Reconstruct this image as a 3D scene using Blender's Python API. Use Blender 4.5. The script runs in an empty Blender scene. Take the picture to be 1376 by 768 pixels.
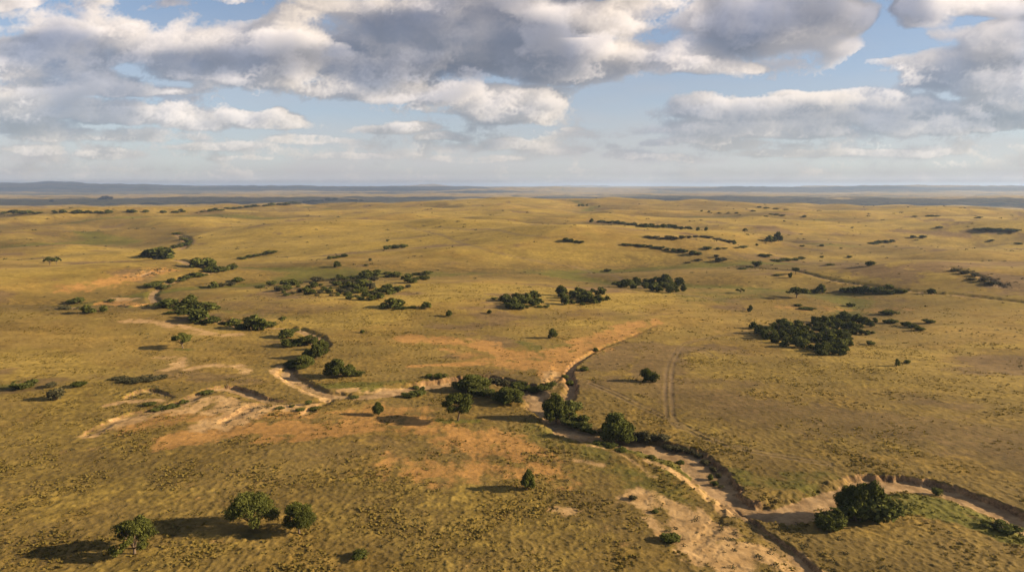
import bpy, math, random
import numpy as np
from mathutils import Vector, Matrix

R = math.radians
rng = np.random.default_rng(11)
random.seed(11)
scene = bpy.context.scene
COL = scene.collection

# ------------------------------------------------------------------ noise
_P = np.random.default_rng(5).permutation(1024).astype(np.int32)
_PP = np.concatenate([_P, _P])
_G2 = np.stack([np.cos(np.arange(1024) * 2.399963), np.sin(np.arange(1024) * 2.399963)], 1).astype(np.float32)
_g = np.random.default_rng(6).normal(size=(1024, 3))
_G3 = (_g / np.linalg.norm(_g, axis=1)[:, None]).astype(np.float32)


def _fade(t):
    return t * t * t * (t * (t * 6 - 15) + 10)


def perlin2(x, y, seed=0):
    x = np.asarray(x, np.float64) + seed * 17.31
    y = np.asarray(y, np.float64) + seed * 9.77
    xf, yf = np.floor(x), np.floor(y)
    xi, yi = xf.astype(np.int64) & 1023, yf.astype(np.int64) & 1023
    dx, dy = (x - xf).astype(np.float32), (y - yf).astype(np.float32)
    u, v = _fade(dx), _fade(dy)
    x1, y1 = (xi + 1) & 1023, (yi + 1) & 1023

    def g(a, b, ox, oy):
        h = _G2[_PP[_P[a] + b]]
        return h[..., 0] * (dx - ox) + h[..., 1] * (dy - oy)
    a = g(xi, yi, 0, 0); b = g(x1, yi, 1, 0); c = g(xi, y1, 0, 1); d = g(x1, y1, 1, 1)
    return (a + u * (b - a) + v * ((c + u * (d - c)) - (a + u * (b - a)))) * 1.4


def fbm2(x, y, octaves=4, seed=0, gain=0.5, lac=2.03):
    s, a, n = 0.0, 1.0, 0.0
    for o in range(octaves):
        s = s + a * perlin2(x, y, seed + o * 3)
        n += a; a *= gain
        x = x * lac; y = y * lac
    return s / n


def perlin3(x, y, z, seed=0):
    x = x + np.float32(seed * 13.7); y = y + np.float32(seed * 7.3); z = z + np.float32(seed * 3.1)
    xf, yf, zf = np.floor(x), np.floor(y), np.floor(z)
    xi, yi, zi = (k.astype(np.int32) & 1023 for k in (xf, yf, zf))
    dx, dy, dz = (x - xf).astype(np.float32), (y - yf).astype(np.float32), (z - zf).astype(np.float32)
    u, v, w = _fade(dx), _fade(dy), _fade(dz)
    x1, y1, z1 = (xi + 1) & 1023, (yi + 1) & 1023, (zi + 1) & 1023
    ax, bx = _P[xi], _P[x1]
    aa, ab, ba, bb = _PP[ax + yi], _PP[ax + y1], _PP[bx + yi], _PP[bx + y1]

    def g(a, c, ox, oy, oz):
        h = _G3[_PP[a + c]]
        return h[..., 0] * (dx - ox) + h[..., 1] * (dy - oy) + h[..., 2] * (dz - oz)
    l = lambda a, b, t: a + t * (b - a)
    q0 = l(l(g(aa, zi, 0, 0, 0), g(ba, zi, 1, 0, 0), u), l(g(ab, zi, 0, 1, 0), g(bb, zi, 1, 1, 0), u), v)
    q1 = l(l(g(aa, z1, 0, 0, 1), g(ba, z1, 1, 0, 1), u), l(g(ab, z1, 0, 1, 1), g(bb, z1, 1, 1, 1), u), v)
    return l(q0, q1, w) * 1.5


def sstep(a, b, x):
    t = np.clip((x - a) / (b - a), 0, 1)
    return t * t * (3 - 2 * t)


# ------------------------------------------------------------------ camera model (survey of the photographed place)
CAM_H, PITCH, ROLL, FPX = 60.0, R(8.17), R(0.0), 930.0
CAM = np.array([0.0, 0.0, CAM_H])


def ray(px, py):
    u, v = (px - 688.0) / FPX, (384.0 - py) / FPX
    c, s = math.cos(ROLL), math.sin(ROLL)
    u, v = u * c - v * s, u * s + v * c
    d = np.array([u, math.cos(PITCH) + v * math.sin(PITCH), -math.sin(PITCH) + v * math.cos(PITCH)])
    return d / np.linalg.norm(d)


# ------------------------------------------------------------------ land form
def bump(x, y, cx, cy, sx, sy, h, rot=0.0):
    c, s = math.cos(rot), math.sin(rot)
    dx, dy = x - cx, y - cy
    a, b = dx * c + dy * s, -dx * s + dy * c
    return h * np.exp(-(a / sx) ** 2 - (b / sy) ** 2)


_hr = random.Random(77)
HILLS = [(_hr.uniform(-13000, 13000), _hr.uniform(11000, 22000), _hr.uniform(600, 2000), _hr.uniform(18, 60)) for _ in range(26)]


def macro(x, y):
    d = np.hypot(x, y)
    near = sstep(150, 720, d)
    z = fbm2(x / 480, y / 330, 3, 1) * (0.9 + 21.0 * near)
    z = z + fbm2(x / 150, y / 120, 2, 2) * (0.5 + 6.0 * near)
    z = z + fbm2(x / 2600, y / 1500, 3, 3) * 26 * sstep(900, 4000, d)
    dr = np.abs(fbm2(x / 620 + .2 * perlin2(x / 200, y / 200, 14), y / 330, 2, 12))
    z = z + 15.0 * near * (np.minimum(dr * 2.4, .75) - .45)
    # named swells and hollows of the plain
    z = z + bump(x, y, -235, 318, 150, 42, 5.0, 0.05)
    z = z + bump(x, y, -260, 372, 130, 22, -3.0, 0.02)
    z = z + bump(x, y, -300, 520, 190, 60, 9.0)
    z = z + bump(x, y, -260, 640, 200, 45, -5.5)
    z = z + bump(x, y, -90, 900, 260, 140, 9.0, 0.2)
    z = z + bump(x, y, 130, 640, 260, 75, 9.0, -0.25)
    z = z + bump(x, y, 330, 620, 200, 60, -5.0, -0.1)
    z = z + bump(x, y, 380, 400, 230, 60, 4.0, -0.15)
    z = z + bump(x, y, -700, 1250, 700, 170, 8.0)
    z = z + bump(x, y, -900, 2150, 900, 260, -8.0)
    z = z + bump(x, y, 130, 1900, 820, 480, 23.0)
    z = z + bump(x, y, 820, 1250, 420, 200, 8.0)
    z = z + bump(x, y, -60, 560, 150, 90, 5.0, .3) + bump(x, y, -130, 430, 60, 70, -2.5, .5)
    z = z + bump(x, y, 60, 1050, 340, 130, 8.0, -.1) + bump(x, y, 420, 860, 220, 70, -6.0, -.1) + bump(x, y, -420, 900, 240, 90, 8.0)
    z = z + bump(x, y, 1500, 2100, 600, 250, 5.0)
    # the land falls beyond the crest to a wide low basin, then low ranges close the horizon
    z = z - 46.0 * sstep(1900, 3900, d + .22 * x) * (1 - .6 * sstep(9000, 16000, d))
    far = sstep(4500, 9000, d)
    z = z + far * (4 + 26 * fbm2(x / 5200, y / 2300, 3, 7))
    rid = 1 - np.abs(fbm2(x / 9500, y / 5200, 4, 9)) * 2.2
    z = z + sstep(11000, 19000, d) * (14 + 52 * np.clip(rid, -0.2, 1) ** 2) * (0.8 + 0.4 * sstep(3000, -9000, x))
    z = z + sstep(8000, 14000, d) * 24 * fbm2(x / 1900, y / 2600, 3, 17)
    z = z + bump(x, y, -9500, 14500, 6800, 1900, 66, 0.06)
    z = z + bump(x, y, 9500, 16000, 6500, 1700, 40, -0.1)
    z = z + bump(x, y, -2700, 24000, 900, 800, 90)
    z = z + bump(x, y, 3500, 26000, 4000, 2000, 60)
    for (hx, hy, hr, hh) in HILLS:
        z = z + bump(x, y, hx, hy, hr, hr * .5, hh)
    return z


def ground_at(px, py, dz=0.0):
    """where the sight line of a surveyed pixel meets the land (dz metres below it: stream beds)"""
    d = ray(px, py)
    t = np.concatenate([np.linspace(60, 1500, 2400), np.geomspace(1503, 45000, 2600)])
    X, Y, Z = d[0] * t, d[1] * t, CAM_H + d[2] * t
    gap = Z - (macro(X, Y) + dz)
    k = np.argmax(gap < 0)
    if gap[k] >= 0:
        k = len(t) - 1
    k = max(k, 1)
    f = gap[k - 1] / max(gap[k - 1] - gap[k], 1e-9)
    tt = t[k - 1] + (t[k] - t[k - 1]) * min(max(f, 0), 1)
    return np.array([d[0] * tt, d[1] * tt]), tt


def smooth_line(P, n=6):
    """Catmull-Rom through rows of P (position and parameters alike)"""
    P = np.asarray(P, float)
    Q = np.vstack([2 * P[0] - P[1], P, 2 * P[-1] - P[-2]])
    out = []
    for i in range(1, len(Q) - 2):
        a, b, c, d = Q[i - 1], Q[i], Q[i + 1], Q[i + 2]
        for k in range(n):
            t = k / n
            out.append(0.5 * (2 * b + (c - a) * t + (2 * a - 5 * b + 4 * c - d) * t * t + (3 * b - a - 3 * c + d) * t ** 3))
    out.append(P[-1])
    return np.array(out)


# stream beds: px, py on the bed, half width, depth, bank width left of travel, right of travel
CHANNELS = [
    # main bed from the right edge to the left valley (travelling left: right of travel = far bank)
    [(1440, 742, 2.2, 2.2, 5, .9), (1376, 706, 2.2, 2.3, 5, .8), (1330, 684, 2.3, 2.4, 6, .8), (1285, 667, 2.3, 2.4, 6, .8), (1240, 657, 2.2, 2.4, 7, .8),
     (1205, 653, 2.4, 2.4, 7, 1.0), (1165, 657, 3.0, 2.3, 6, 1.6), (1125, 672, 3.4, 2.2, 5, 3.0), (1085, 688, 3.4, 2.2, 3, 4.0), (1045, 695, 2.8, 2.3, 3, 4.0),
     (1010, 690, 2.6, 2.6, 3, 1.2), (985, 676, 2.8, 2.1, 3, .8), (966, 655, 3.4, 2.1, 5, .8), (948, 634, 3.8, 2.2, 6, .9), (925, 618, 3.6, 2.3, 6, 1.4),
     (895, 608, 3.0, 2.3, 7, 1.6), (860, 600, 2.6, 2.2, 7, 2.0), (825, 594, 2.6, 2.6, 6, 1.8), (790, 588, 3.2, 2.3, 5, 1.6), (762, 578, 3.0, 2.2, 4, 2.4),
     (740, 560, 2.8, 2.1, 3, 2.4), (725, 545, 3.2, 2.1, 3, 2.4), (715, 533, 3.4, 2.3, 3, 2.0), (696, 524, 3.0, 3.6, 3, 1.6), (665, 517, 2.8, 3.8, 3, 1.2),
     (635, 516, 2.8, 3.8, 3.5, 1.2), (605, 518, 2.8, 3.4, 4, 1.6), (570, 522, 3.0, 2.8, 4, 1.6), (535, 527, 3.0, 1.7, 4, 5.0), (500, 533, 2.6, 1.5, 3, 4.0),
     (470, 535, 1.8, 1.4, 2.5, 1.6), (440, 531, 1.8, 1.5, 2.5, 1.2), (415, 522, 1.8, 1.6, 2, 1.2), (396, 512, 1.9, 1.7, 2, 1.2), (386, 503, 1.8, 1.8, 2, 1.4),
     (396, 493, 2.0, 1.9, 2, 1.4), (412, 484, 2.0, 1.9, 2, 1.6), (428, 474, 2.2, 1.9, 2, 1.6), (434, 463, 2.2, 1.9, 2, 1.6), (420, 452, 2.2, 1.9, 2, 2), (396, 444, 2.2, 1.9, 2, 2),
     (372, 442, 2.2, 1.9, 2.5, 2), (330, 441, 2.4, 1.9, 3, 2), (292, 432, 2.4, 2.0, 3, 2), (262, 424, 2.4, 2.0, 3, 2), (232, 413, 2.4, 2.0, 3, 2), (205, 402, 2.0, 1.8, 3, 2), (212, 390, 2.0, 1.6, 3, 2), (250, 374, 2.2, 1.8, 3, 2), (290, 362, 2.4, 2.0, 4, 3), (255, 355, 2.6, 2.4, 4, 3), (215, 347, 2.6, 2.4, 4, 3), (246, 333, 3, 2, 4, 4), (250, 322, 3, 2, 4, 4), (236, 313, 3, 1.5, 4, 4)],
    # narrow gully climbing to the upper right
    [(742, 558, 1.2, 1.7, 2, 2), (768, 528, 1.08, 2.04, 2, 1.0), (764, 507, 0.9, 2.04, 1.6, .9), (772, 492, 0.72, 1.7, 1.2, .8), (790, 479, 0.54, 1.19, 1.0, .7), (806, 470, 0.54, 0.935, 1, .7), (832, 459, 0.48, 0.68, 1, .8), (862, 446, 0.48, 0.425, 1, 1), (880, 436, 0.36, 0.255, 1, 1)],
    [(716, 530, 1.08, 1.53, 2, 2), (738, 516, 0.96, 1.36, 1.4, 1.4), (752, 503, 0.96, 0.765, 2, 2), (752, 488, 1.5, 0.2975, 3, 3)],
    # eroded ground lower right
    [(985, 684, 0.72, 1.56, 0.8, 1.5), (1008, 703, 0.6, 1.248, 0.6, 2.5), (1032, 723, 0.72, 1.092, 0.6, 4), (1062, 744, 0.78, 1.092, 0.6, 4), (1100, 776, 0.78, 1.014, 0.6, 4)],
    [(975, 674, 0.42, 0.72, .8, .6), (958, 706, 0.54, 0.42, 1, .6), (940, 726, 0.54, 0.3, 2, .5), (915, 738, 0.6, 0.15, 2, 1)],
    # shallow scarps of the left middle ground
    [(118, 583, 0.68, 0.9282, 0.5, 2.5), (150, 568, 0.68, 1.0608, 0.5, 2.5), (178, 558, 0.765, 1.0608, 0.5, 3), (212, 550, 0.765, 1.0608, 0.5, 3), (242, 542, 0.85, 1.326, 0.5, 3), (262, 533, 0.85, 1.4586, 0.5, 3), (285, 525, 1.02, 1.5912, 0.7, 3), (310, 524, 1.19, 1.8564, 0.7, 4), (335, 531, 1.19, 1.989, 0.6, 4), (362, 540, 0.85, 1.1934, 0.6, 3), (395, 541, 0.765, 0.663, 1, 2), (425, 539, 0.765, 0.546, .6, 2), (448, 534, 0.85, 0.624, 1, 1)],
    [(170, 536, 0.68, 1.1934, 0.5, 2), (192, 526, 0.765, 1.326, 0.5, 2), (212, 528, 0.765, 1.326, 0.5, 2), (228, 535, 0.595, 0.7956, 0.8, 2)],
    [(300, 566, 0.68, 1.0608, 0.5, 2.5), (322, 555, 0.765, 1.1934, 0.5, 3), (342, 545, 0.68, 1.0608, 0.5, 3), (365, 543, 0.595, 0.663, 0.8, 2)],
    [(408, 556, 0.68, 1.0608, 0.5, 2), (425, 547, 0.68, 1.0608, 0.5, 2), (440, 540, 0.68, 0.9282, 0.6, 2)],
    # scarp of the left valley head
    [(188, 372, 1.6, 1.8, 4, 1), (205, 366, 1.6, 2.0, 4, 1), (224, 364, 1.6, 1.8, 4, 1)],
    [(95, 417, 1.4, 1.6, 3, 1.2), (130, 412, 1.4, 1.6, 3, 1.2), (165, 414, 1.5, 1.6, 3, 1.2), (198, 410, 1.5, 1.6, 3, 1.2)],
    # long dark gully on the right plain
    [(990, 358, 1.2, 1.4, 3, 1.2), (1040, 363, 1.2, 1.6, 3, 1.2), (1100, 373, 1.2, 1.8, 3, 1.2), (1160, 384, 1.2, 1.8, 3, 1.2), (1240, 394, 1.2, 1.6, 3, 1.2), (1310, 400, 1.2, 1.6, 3, 1.2), (1400, 411, 1.2, 1.6, 3, 1.2)],
    [(1278, 361, 1.4, 1.6, 4, 1.4), (1300, 367, 1.4, 1.8, 4, 1.4), (1322, 375, 1.4, 1.8, 4, 1.4), (1345, 386, 1.2, 1.4, 3, 1.4)],
]
CH = []
for ch in CHANNELS:
    rows = []
    for (px, py, hw, dep, bl, br) in ch:
        p, _ = ground_at(px, py, -dep * 0.48)
        rows.append((p[0], p[1], hw * .85, dep * .52, bl * .9, br * 1.2))
    CH.append(smooth_line(rows, 6))

# strokes of ground cover: name, [px,py,...], half width in metres, softness in metres, strength
STROKES = [
    ('red', [(225, 592), (270, 584), (330, 577), (400, 576), (450, 576), (500, 571)], 3.2, 5, 1.0),
    ('red', [(340, 590), (395, 590), (430, 583)], 1.6, 3, .9),
    ('red', [(565, 572), (620, 585), (660, 600), (700, 608), (740, 628)], 4.0, 7, .75),
    ('red', [(640, 590), (680, 596), (715, 610)], 3.0, 6, .9),
    ('red', [(530, 625), (580, 633), (620, 640), (680, 632), (740, 640)], 3.0, 7, .6),
    ('red', [(550, 455), (590, 458), (640, 462), (690, 478)], 4.5, 6, .95),
    ('red', [(745, 505), (752, 488), (768, 472), (798, 458), (835, 446)], 4.5, 7, .95),
    ('red', [(835, 440), (880, 431)], 3.0, 6, .7),
    ('red', [(715, 490), (745, 478), (785, 468)], 6, 9, .85),
    ('red', [(90, 388), (130, 382), (185, 372), (215, 362)], 5, 9, .7),
    ('red', [(140, 408), (165, 408), (185, 409)], 5.0, 4, .9),
    ('red', [(480, 555), (520, 552), (570, 548)], 2.4, 5, .55),
    ('red', [(600, 470), (690, 490), (735, 498)], 3, 5, .6),
    ('red', [(1060, 413), (1130, 416), (1240, 414)], 3, 8, .45),
    ('red', [(550, 492), (600, 490), (650, 487)], 1.6, 2, .9),
    ('sand', [(855, 668), (890, 682), (930, 700), (965, 716)], 2.6, 2.6, 1.0),
    ('sand', [(900, 700), (925, 722), (955, 742), (985, 752)], 3.0, 2.6, 1.0),
    ('sand', [(985, 735), (1020, 742), (1060, 756), (1090, 775)], 2.2, 2.6, .95),
    ('sand', [(950, 690), (975, 680), (960, 650)], 1.6, 2, .7),
    ('sand', [(745, 684), (775, 688)], 1.0, 2, .7),
    ('sand', [(868, 618), (905, 632), (935, 652), (948, 668)], .7, 1.2, .8),
    ('sand', [(780, 595), (830, 608), (880, 640)], .5, 1.2, .55),
    ('sand', [(770, 617), (805, 624)], .8, 2, .6),
    ('sand', [(175, 431), (220, 434), (260, 442), (285, 448)], 1.5, 4, .75),
    ('sand', [(235, 444), (290, 450), (320, 449)], 1.3, 4, .6),
    ('sand', [(208, 480), (235, 481), (240, 492), (225, 497)], 1.6, 3, .7),
    ('sand', [(255, 496), (285, 491), (320, 492), (330, 500)], 1.5, 3, .7),
    ('sand', [(140, 545), (170, 540), (215, 538)], 1.2, 2, .9),
    ('sand', [(150, 563), (195, 556), (230, 550)], .6, 1.2, .8),
    ('sand', [(255, 540), (290, 534), (320, 540), (345, 545)], 1.6, 2.5, .9),
    ('sand', [(290, 552), (320, 548), (300, 565), (270, 574)], 1.7, 2.5, .95),
    ('sand', [(378, 492), (368, 500), (385, 512), (400, 522), (440, 536)], .9, 1.4, 1.0),
    ('sand', [(390, 543), (410, 550), (420, 543)], 1.0, 1.5, .9),
    ('sand', [(460, 524), (520, 522), (580, 517), (620, 512)], 1.6, 2, .9),
    ('sand', [(740, 500), (735, 520), (725, 540)], 2.0, 3, .7),
    ('sand', [(1010, 685), (1050, 680), (1080, 681)], 1.0, 2, .6),
    ('sand', [(150, 402), (175, 402)], 3.0, 4, .8),
    ('sand', [(120, 585), (180, 562), (250, 545), (330, 548), (400, 546)], 1.2, 4, .75),
    ('sand', [(255, 548), (300, 548), (345, 552), (290, 570)], 2.6, 5, .9),
    ('red', [(170, 575), (230, 560), (300, 556), (360, 556)], 3.5, 8, .6),
    ('red', [(370, 556), (440, 556), (500, 548)], 2.0, 5, .5),
    ('brown', [(900, 520), (1000, 545), (1100, 560), (1200, 570), (1300, 585), (1376, 600)], 9, 12, .85),
    ('brown', [(930, 545), (1060, 570), (1200, 590), (1376, 620)], 6, 9, .6),
    ('brown', [(810, 490), (850, 470), (890, 470), (880, 500)], 7, 8, .8),
    ('brown', [(1010, 345), (1080, 352), (1160, 360), (1240, 362), (1376, 352)], 9, 22, .8),
    ('brown', [(300, 405), (360, 412), (430, 415)], 8, 14, .5),
    ('brown', [(230, 500), (300, 508), (350, 512)], 4, 6, .65),
    ('brown', [(420, 610), (520, 600), (600, 640)], 5, 8, .5),
    ('brown', [(830, 640), (800, 680), (850, 720), (900, 745)], 4, 8, .4),
    ('brown', [(700, 430), (800, 420), (880, 422)], 8, 14, .45),
    ('green', [(1190, 678), (1240, 682), (1300, 700), (1360, 722)], 2.8, 2.5, 1.0),
    ('green', [(1200, 665), (1260, 672), (1320, 694)], 2.0, 2.5, .9),
    ('green', [(430, 520), (465, 519), (500, 521)], 3.0, 3, .9),
    ('green', [(500, 516), (540, 512)], 1.6, 2.5, .6),
    ('green', [(800, 596), (850, 604), (890, 615), (910, 632)], 2.2, 2.5, .9),
    ('green', [(760, 585), (720, 570), (735, 600)], 3, 4, .45),
    ('green', [(590, 566), (640, 566)], 1.2, 2, .9),
    ('green', [(240, 470), (256, 470)], 1.4, 2, 1.0),
    ('green', [(730, 590), (790, 605), (850, 640), (900, 660)], 4, 6, .5),
    ('green', [(985, 640), (1040, 650), (1080, 655)], 3, 4, .6),
    ('green', [(960, 630), (1000, 645)], 2.4, 3, .6),
    ('green', [(0, 520), (40, 518)], 2, 4, .6),
    ('green', [(940, 400), (1040, 392), (1130, 400)], 14, 18, .5),
    ('green', [(0, 330), (90, 322), (180, 330)], 22, 40, .35),
    ('green', [(700, 460), (730, 470), (755, 465)], 3.0, 3, .6),
    ('green', [(1060, 640), (1110, 640)], 2, 3, .5),
    ('gold', [(905, 470), (960, 490), (1060, 500), (1180, 505), (1300, 500)], 11, 12, .9),
    ('gold', [(930, 590), (1000, 600), (1060, 615)], 2.5, 4, .7),
    ('gold', [(10, 480), (60, 500), (140, 560), (40, 600)], 12, 14, .8),
    ('gold', [(60, 640), (160, 630), (230, 650)], 6, 9, .8),
    ('gold', [(230, 690), (330, 640), (420, 650)], 5, 9, .5),
    ('gold', [(1376, 540), (1330, 520)], 8, 9, .7),
    ('gold', [(300, 330), (420, 318), (520, 300)], 30, 50, .6),
    ('gold', [(690, 345), (800, 345), (900, 352)], 12, 20, .8),
    ('gold', [(160, 290), (300, 288), (450, 282)], 40, 60, .8),
]
TRACKS = [  # worn vehicle and cattle tracks: points, gauge (0 = single path), half width
    ([(1090, 432), (1045, 438), (1010, 443), (960, 452), (922, 461), (908, 475), (900, 495), (898, 520), (899, 545), (902, 563), (915, 574)], 1.7, .4),
    ([(795, 515), (830, 530), (865, 547), (905, 566), (950, 588), (1000, 603), (1050, 612), (1110, 622)], 1.7, .4),
    ([(545, 303), (560, 308), (600, 318), (640, 331), (690, 344), (740, 354), (790, 364), (840, 377), (880, 389), (960, 402)], 0, 1.7),
    ([(590, 305), (640, 309), (690, 314), (735, 320)], 0, 2.2),
    ([(960, 480), (935, 468), (915, 470)], 1.7, .3),
]
ST = []
for (nm, pts, w, soft, k) in STROKES:
    ST.append((nm, smooth_line([tuple(ground_at(*p)[0]) for p in pts], 5), w, soft, k))
TR = [(smooth_line([tuple(ground_at(*p)[0]) for p in pts], 5), g, w) for (pts, g, w) in TRACKS]


def line_dist(x, y, L, reach):
    """distance to polyline L, signed side, and interpolated extra columns"""
    best = np.full(x.shape, 1e9); side = np.zeros(x.shape); extra = np.zeros(x.shape + (L.shape[1] - 2,))
    lo, hi = L[:, :2].min(0) - reach, L[:, :2].max(0) + reach
    idx = np.nonzero((x > lo[0]) & (x < hi[0]) & (y > lo[1]) & (y < hi[1]))[0]
    if not len(idx):
        return best, side, extra
    xs, ys = x[idx], y[idx]
    b = np.full(len(idx), 1e9); sd = np.zeros(len(idx)); ex = np.zeros((len(idx), L.shape[1] - 2))
    for i in range(len(L) - 1):
        p, q = L[i], L[i + 1]
        lx, hx = min(p[0], q[0]) - reach, max(p[0], q[0]) + reach
        ly, hy = min(p[1], q[1]) - reach, max(p[1], q[1]) + reach
        m = np.nonzero((xs > lx) & (xs < hx) & (ys > ly) & (ys < hy))[0]
        if not len(m):
            continue
        vx, vy = q[0] - p[0], q[1] - p[1]
        ax, ay = xs[m] - p[0], ys[m] - p[1]
        t = np.clip((ax * vx + ay * vy) / max(vx * vx + vy * vy, 1e-9), 0, 1)
        d = np.hypot(ax - t * vx, ay - t * vy)
        k = d < b[m]
        mk = m[k]
        b[mk] = d[k]
        sd[mk] = np.sign(vx * ay[k] - vy * ax[k])
        if ex.shape[1]:
            ex[mk] = p[2:] + t[k, None] * (q[2:] - p[2:])
    best[idx] = b; side[idx] = sd; extra[idx] = ex
    return best, side, extra


def land(x, y):
    """height and ground cover at points (flat arrays)"""
    d = np.hypot(x, y)
    z = macro(x, y)
    M = {k: np.zeros(x.shape) for k in ('red', 'sand', 'brown', 'green', 'gold')}
    M['olive'] = np.clip(sstep(360, 150, d) * 1.0, 0, 1)  # near ground: olive grass, plus foreground dimming painted into the colour
    w1 = fbm2(x / 9, y / 9, 3, 21); w2 = fbm2(x / 2.2, y / 2.2, 2, 24); w3 = fbm2(x / 26, y / 26, 3, 27); w4 = fbm2(x / .9, y / .9, 2, 29)
    w4_ = fbm2(x / 5, y / 12, 3, 33)
    for (nm, L, w, soft, k) in ST:
        b, _, _ = line_dist(x, y, L, w + soft * 2.2)
        b = b + (w1 * .9 + w2 * .5 + w3 * .7) * soft
        M[nm] = np.maximum(M[nm], k * (1 - sstep(w - soft * .3, w + soft, b)) * (np.clip(.88 + 1.2 * w4_ + .8 * w1, .0, 1) if nm in ('sand', 'red') else 1))
    # broad patchiness of the plain
    pn = fbm2(x / 60, y / 45, 4, 31); pn2 = fbm2(x / 240, y / 110, 3, 35)
    M['brown'] = np.clip(np.maximum(M['brown'], .8 * sstep(.10, .42, pn + .4 * pn2)), 0, 1)
    M['gold'] = np.clip(np.maximum(M['gold'], sstep(.0, .45, -pn + .35 * w3 + .5 * pn2)), 0, 1)
    # drainage lines stay moist and green, crests bleach; tones also paint the swells' shading
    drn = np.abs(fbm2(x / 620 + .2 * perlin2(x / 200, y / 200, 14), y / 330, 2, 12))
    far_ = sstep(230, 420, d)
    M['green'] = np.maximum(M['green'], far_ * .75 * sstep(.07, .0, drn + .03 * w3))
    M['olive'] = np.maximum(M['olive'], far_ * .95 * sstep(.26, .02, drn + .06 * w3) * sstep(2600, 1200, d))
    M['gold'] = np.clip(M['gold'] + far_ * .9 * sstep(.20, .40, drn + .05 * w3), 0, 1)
    sb = perlin2(x / 2.6 + .5 * w2, y / 2.6, 91)
    slump = (np.floor(sb * 5) / 5 + .1) * .8 + .25 * (np.floor(perlin2(x / 1.1, y / 1.1, 92) * 3) / 3)
    carve = np.zeros(x.shape); bank = np.zeros(x.shape); bed = np.zeros(x.shape); rim = np.zeros(x.shape)
    for L in CH:
        b, s, e = line_dist(x, y, L, 16)
        hw, dep, bl, br = e[:, 0], e[:, 1], e[:, 2], e[:, 3]
        ok = b < 1e8
        bw = np.where(s > 0, bl, br)
        # raw cut banks are ragged, slip-off slopes are soft
        bb = b + (w1 * 1.6 + w2 * .45 + w4 * .35 + slump * .9) * np.clip(hw / 2.2, .4, 1.2)
        t = np.where(ok, np.clip((hw + bw - bb) / np.maximum(bw, .1), 0, 1), 0)
        prof = t * t * (3 - 2 * t)
        c = dep * prof
        carve = np.maximum(carve, c)
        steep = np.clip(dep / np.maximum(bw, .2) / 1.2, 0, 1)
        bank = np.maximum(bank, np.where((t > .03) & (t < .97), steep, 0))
        bed = np.maximum(bed, np.where(ok, sstep(.72, .98, t) * np.clip(dep / 1.2, .25, 1), 0))
        rim = np.maximum(rim, np.where(ok & (b < hw + bw + 3), steep * .5, 0))
    rut = np.zeros(x.shape)
    for (L, g, w) in TR:
        b, _, _ = line_dist(x, y, L, 8)
        bb = np.abs(b - g * .5) + w2 * .12 if g else b + w2 * .3
        rut = np.maximum(rut, np.clip(.9 + .8 * w3 + .5 * w1, 0, 1) * (1 - sstep(w, w + .35 + (0 if g else .8), bb)))
    grass = np.clip(1 - .8 * M['red'] - M['sand'] - .55 * M['brown'] - bed - bank - .5 * rut, 0, 1)
    fade = 1 - sstep(350, 900, d)
    tus = np.clip(fbm2(x / 1.25, y / 1.25, 3, 41) + .12, 0, 1)
    z = z + fade * (grass * (.32 * tus + .08 * w1) + (1 - grass) * (1 - bed) * .10 * w2 + .16 * w3 + bank * .35 * w2)
    z = z - carve + bed * (.22 * w1 + .10 * w2) + bank * (.25 * w4 + .3 * w2) - .10 * rut * fade
    # small rills where the soil is bare
    rill = np.maximum(1 - np.abs(fbm2(x / 7 + .4 * w2, y / 11, 3, 51)) * 9, .7 - np.abs(fbm2(x / 3, y / 3.5, 2, 53)) * 7)
    z = z - fade * .11 * np.clip(rill, 0, 1) * np.clip(M['sand'] + .6 * M['red'], 0, 1) * (1 - bed)
    M.update(bank=bank, bed=bed, rut=rut, grass=grass, carve=carve)
    return z, M


# ------------------------------------------------------------------ node helpers
def new_mat(name):
    m = bpy.data.materials.new(name); m.use_nodes = True
    nt = m.node_tree; nt.nodes.clear()
    return m, nt, nt.nodes, nt.links


class NT:
    def __init__(s, nt):
        s.nt, s.n, s.l = nt, nt.nodes, nt.links

    def node(s, t, **kw):
        n = s.n.new(t)
        for k, v in kw.items():
            setattr(n, k, v)
        return n

    def put(s, sock, v):
        if isinstance(v, bpy.types.NodeSocket):
            s.l.new(v, sock)
        elif v is not None:
            sock.default_value = v

    def math(s, op, a, b=None, clamp=False):
        n = s.node('ShaderNodeMath', operation=op, use_clamp=clamp)
        s.put(n.inputs[0], a)
        if b is not None:
            s.put(n.inputs[1], b)
        return n.outputs[0]

    def mix(s, f, a, b):
        n = s.node('ShaderNodeMix', data_type='RGBA')
        s.put(n.inputs[0], f); s.put(n.inputs[6], a); s.put(n.inputs[7], b)
        return n.outputs[2]

    def noise(s, vec, scale, detail=3, rough=.55, dist=0.0):
        n = s.node('ShaderNodeTexNoise')
        s.put(n.inputs['Vector'], vec)
        n.inputs['Scale'].default_value = scale; n.inputs['Detail'].default_value = detail
        n.inputs['Roughness'].default_value = rough; n.inputs['Distortion'].default_value = dist
        return n.outputs[0]

    def ramp(s, v, lo, hi):
        n = s.node('ShaderNodeMapRange', interpolation_type='SMOOTHSTEP')
        s.put(n.inputs[0], v); n.inputs[1].default_value = lo; n.inputs[2].default_value = hi
        return n.outputs[0]


def c4(r, g, b):
    return (r, g, b, 1.0)


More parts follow.
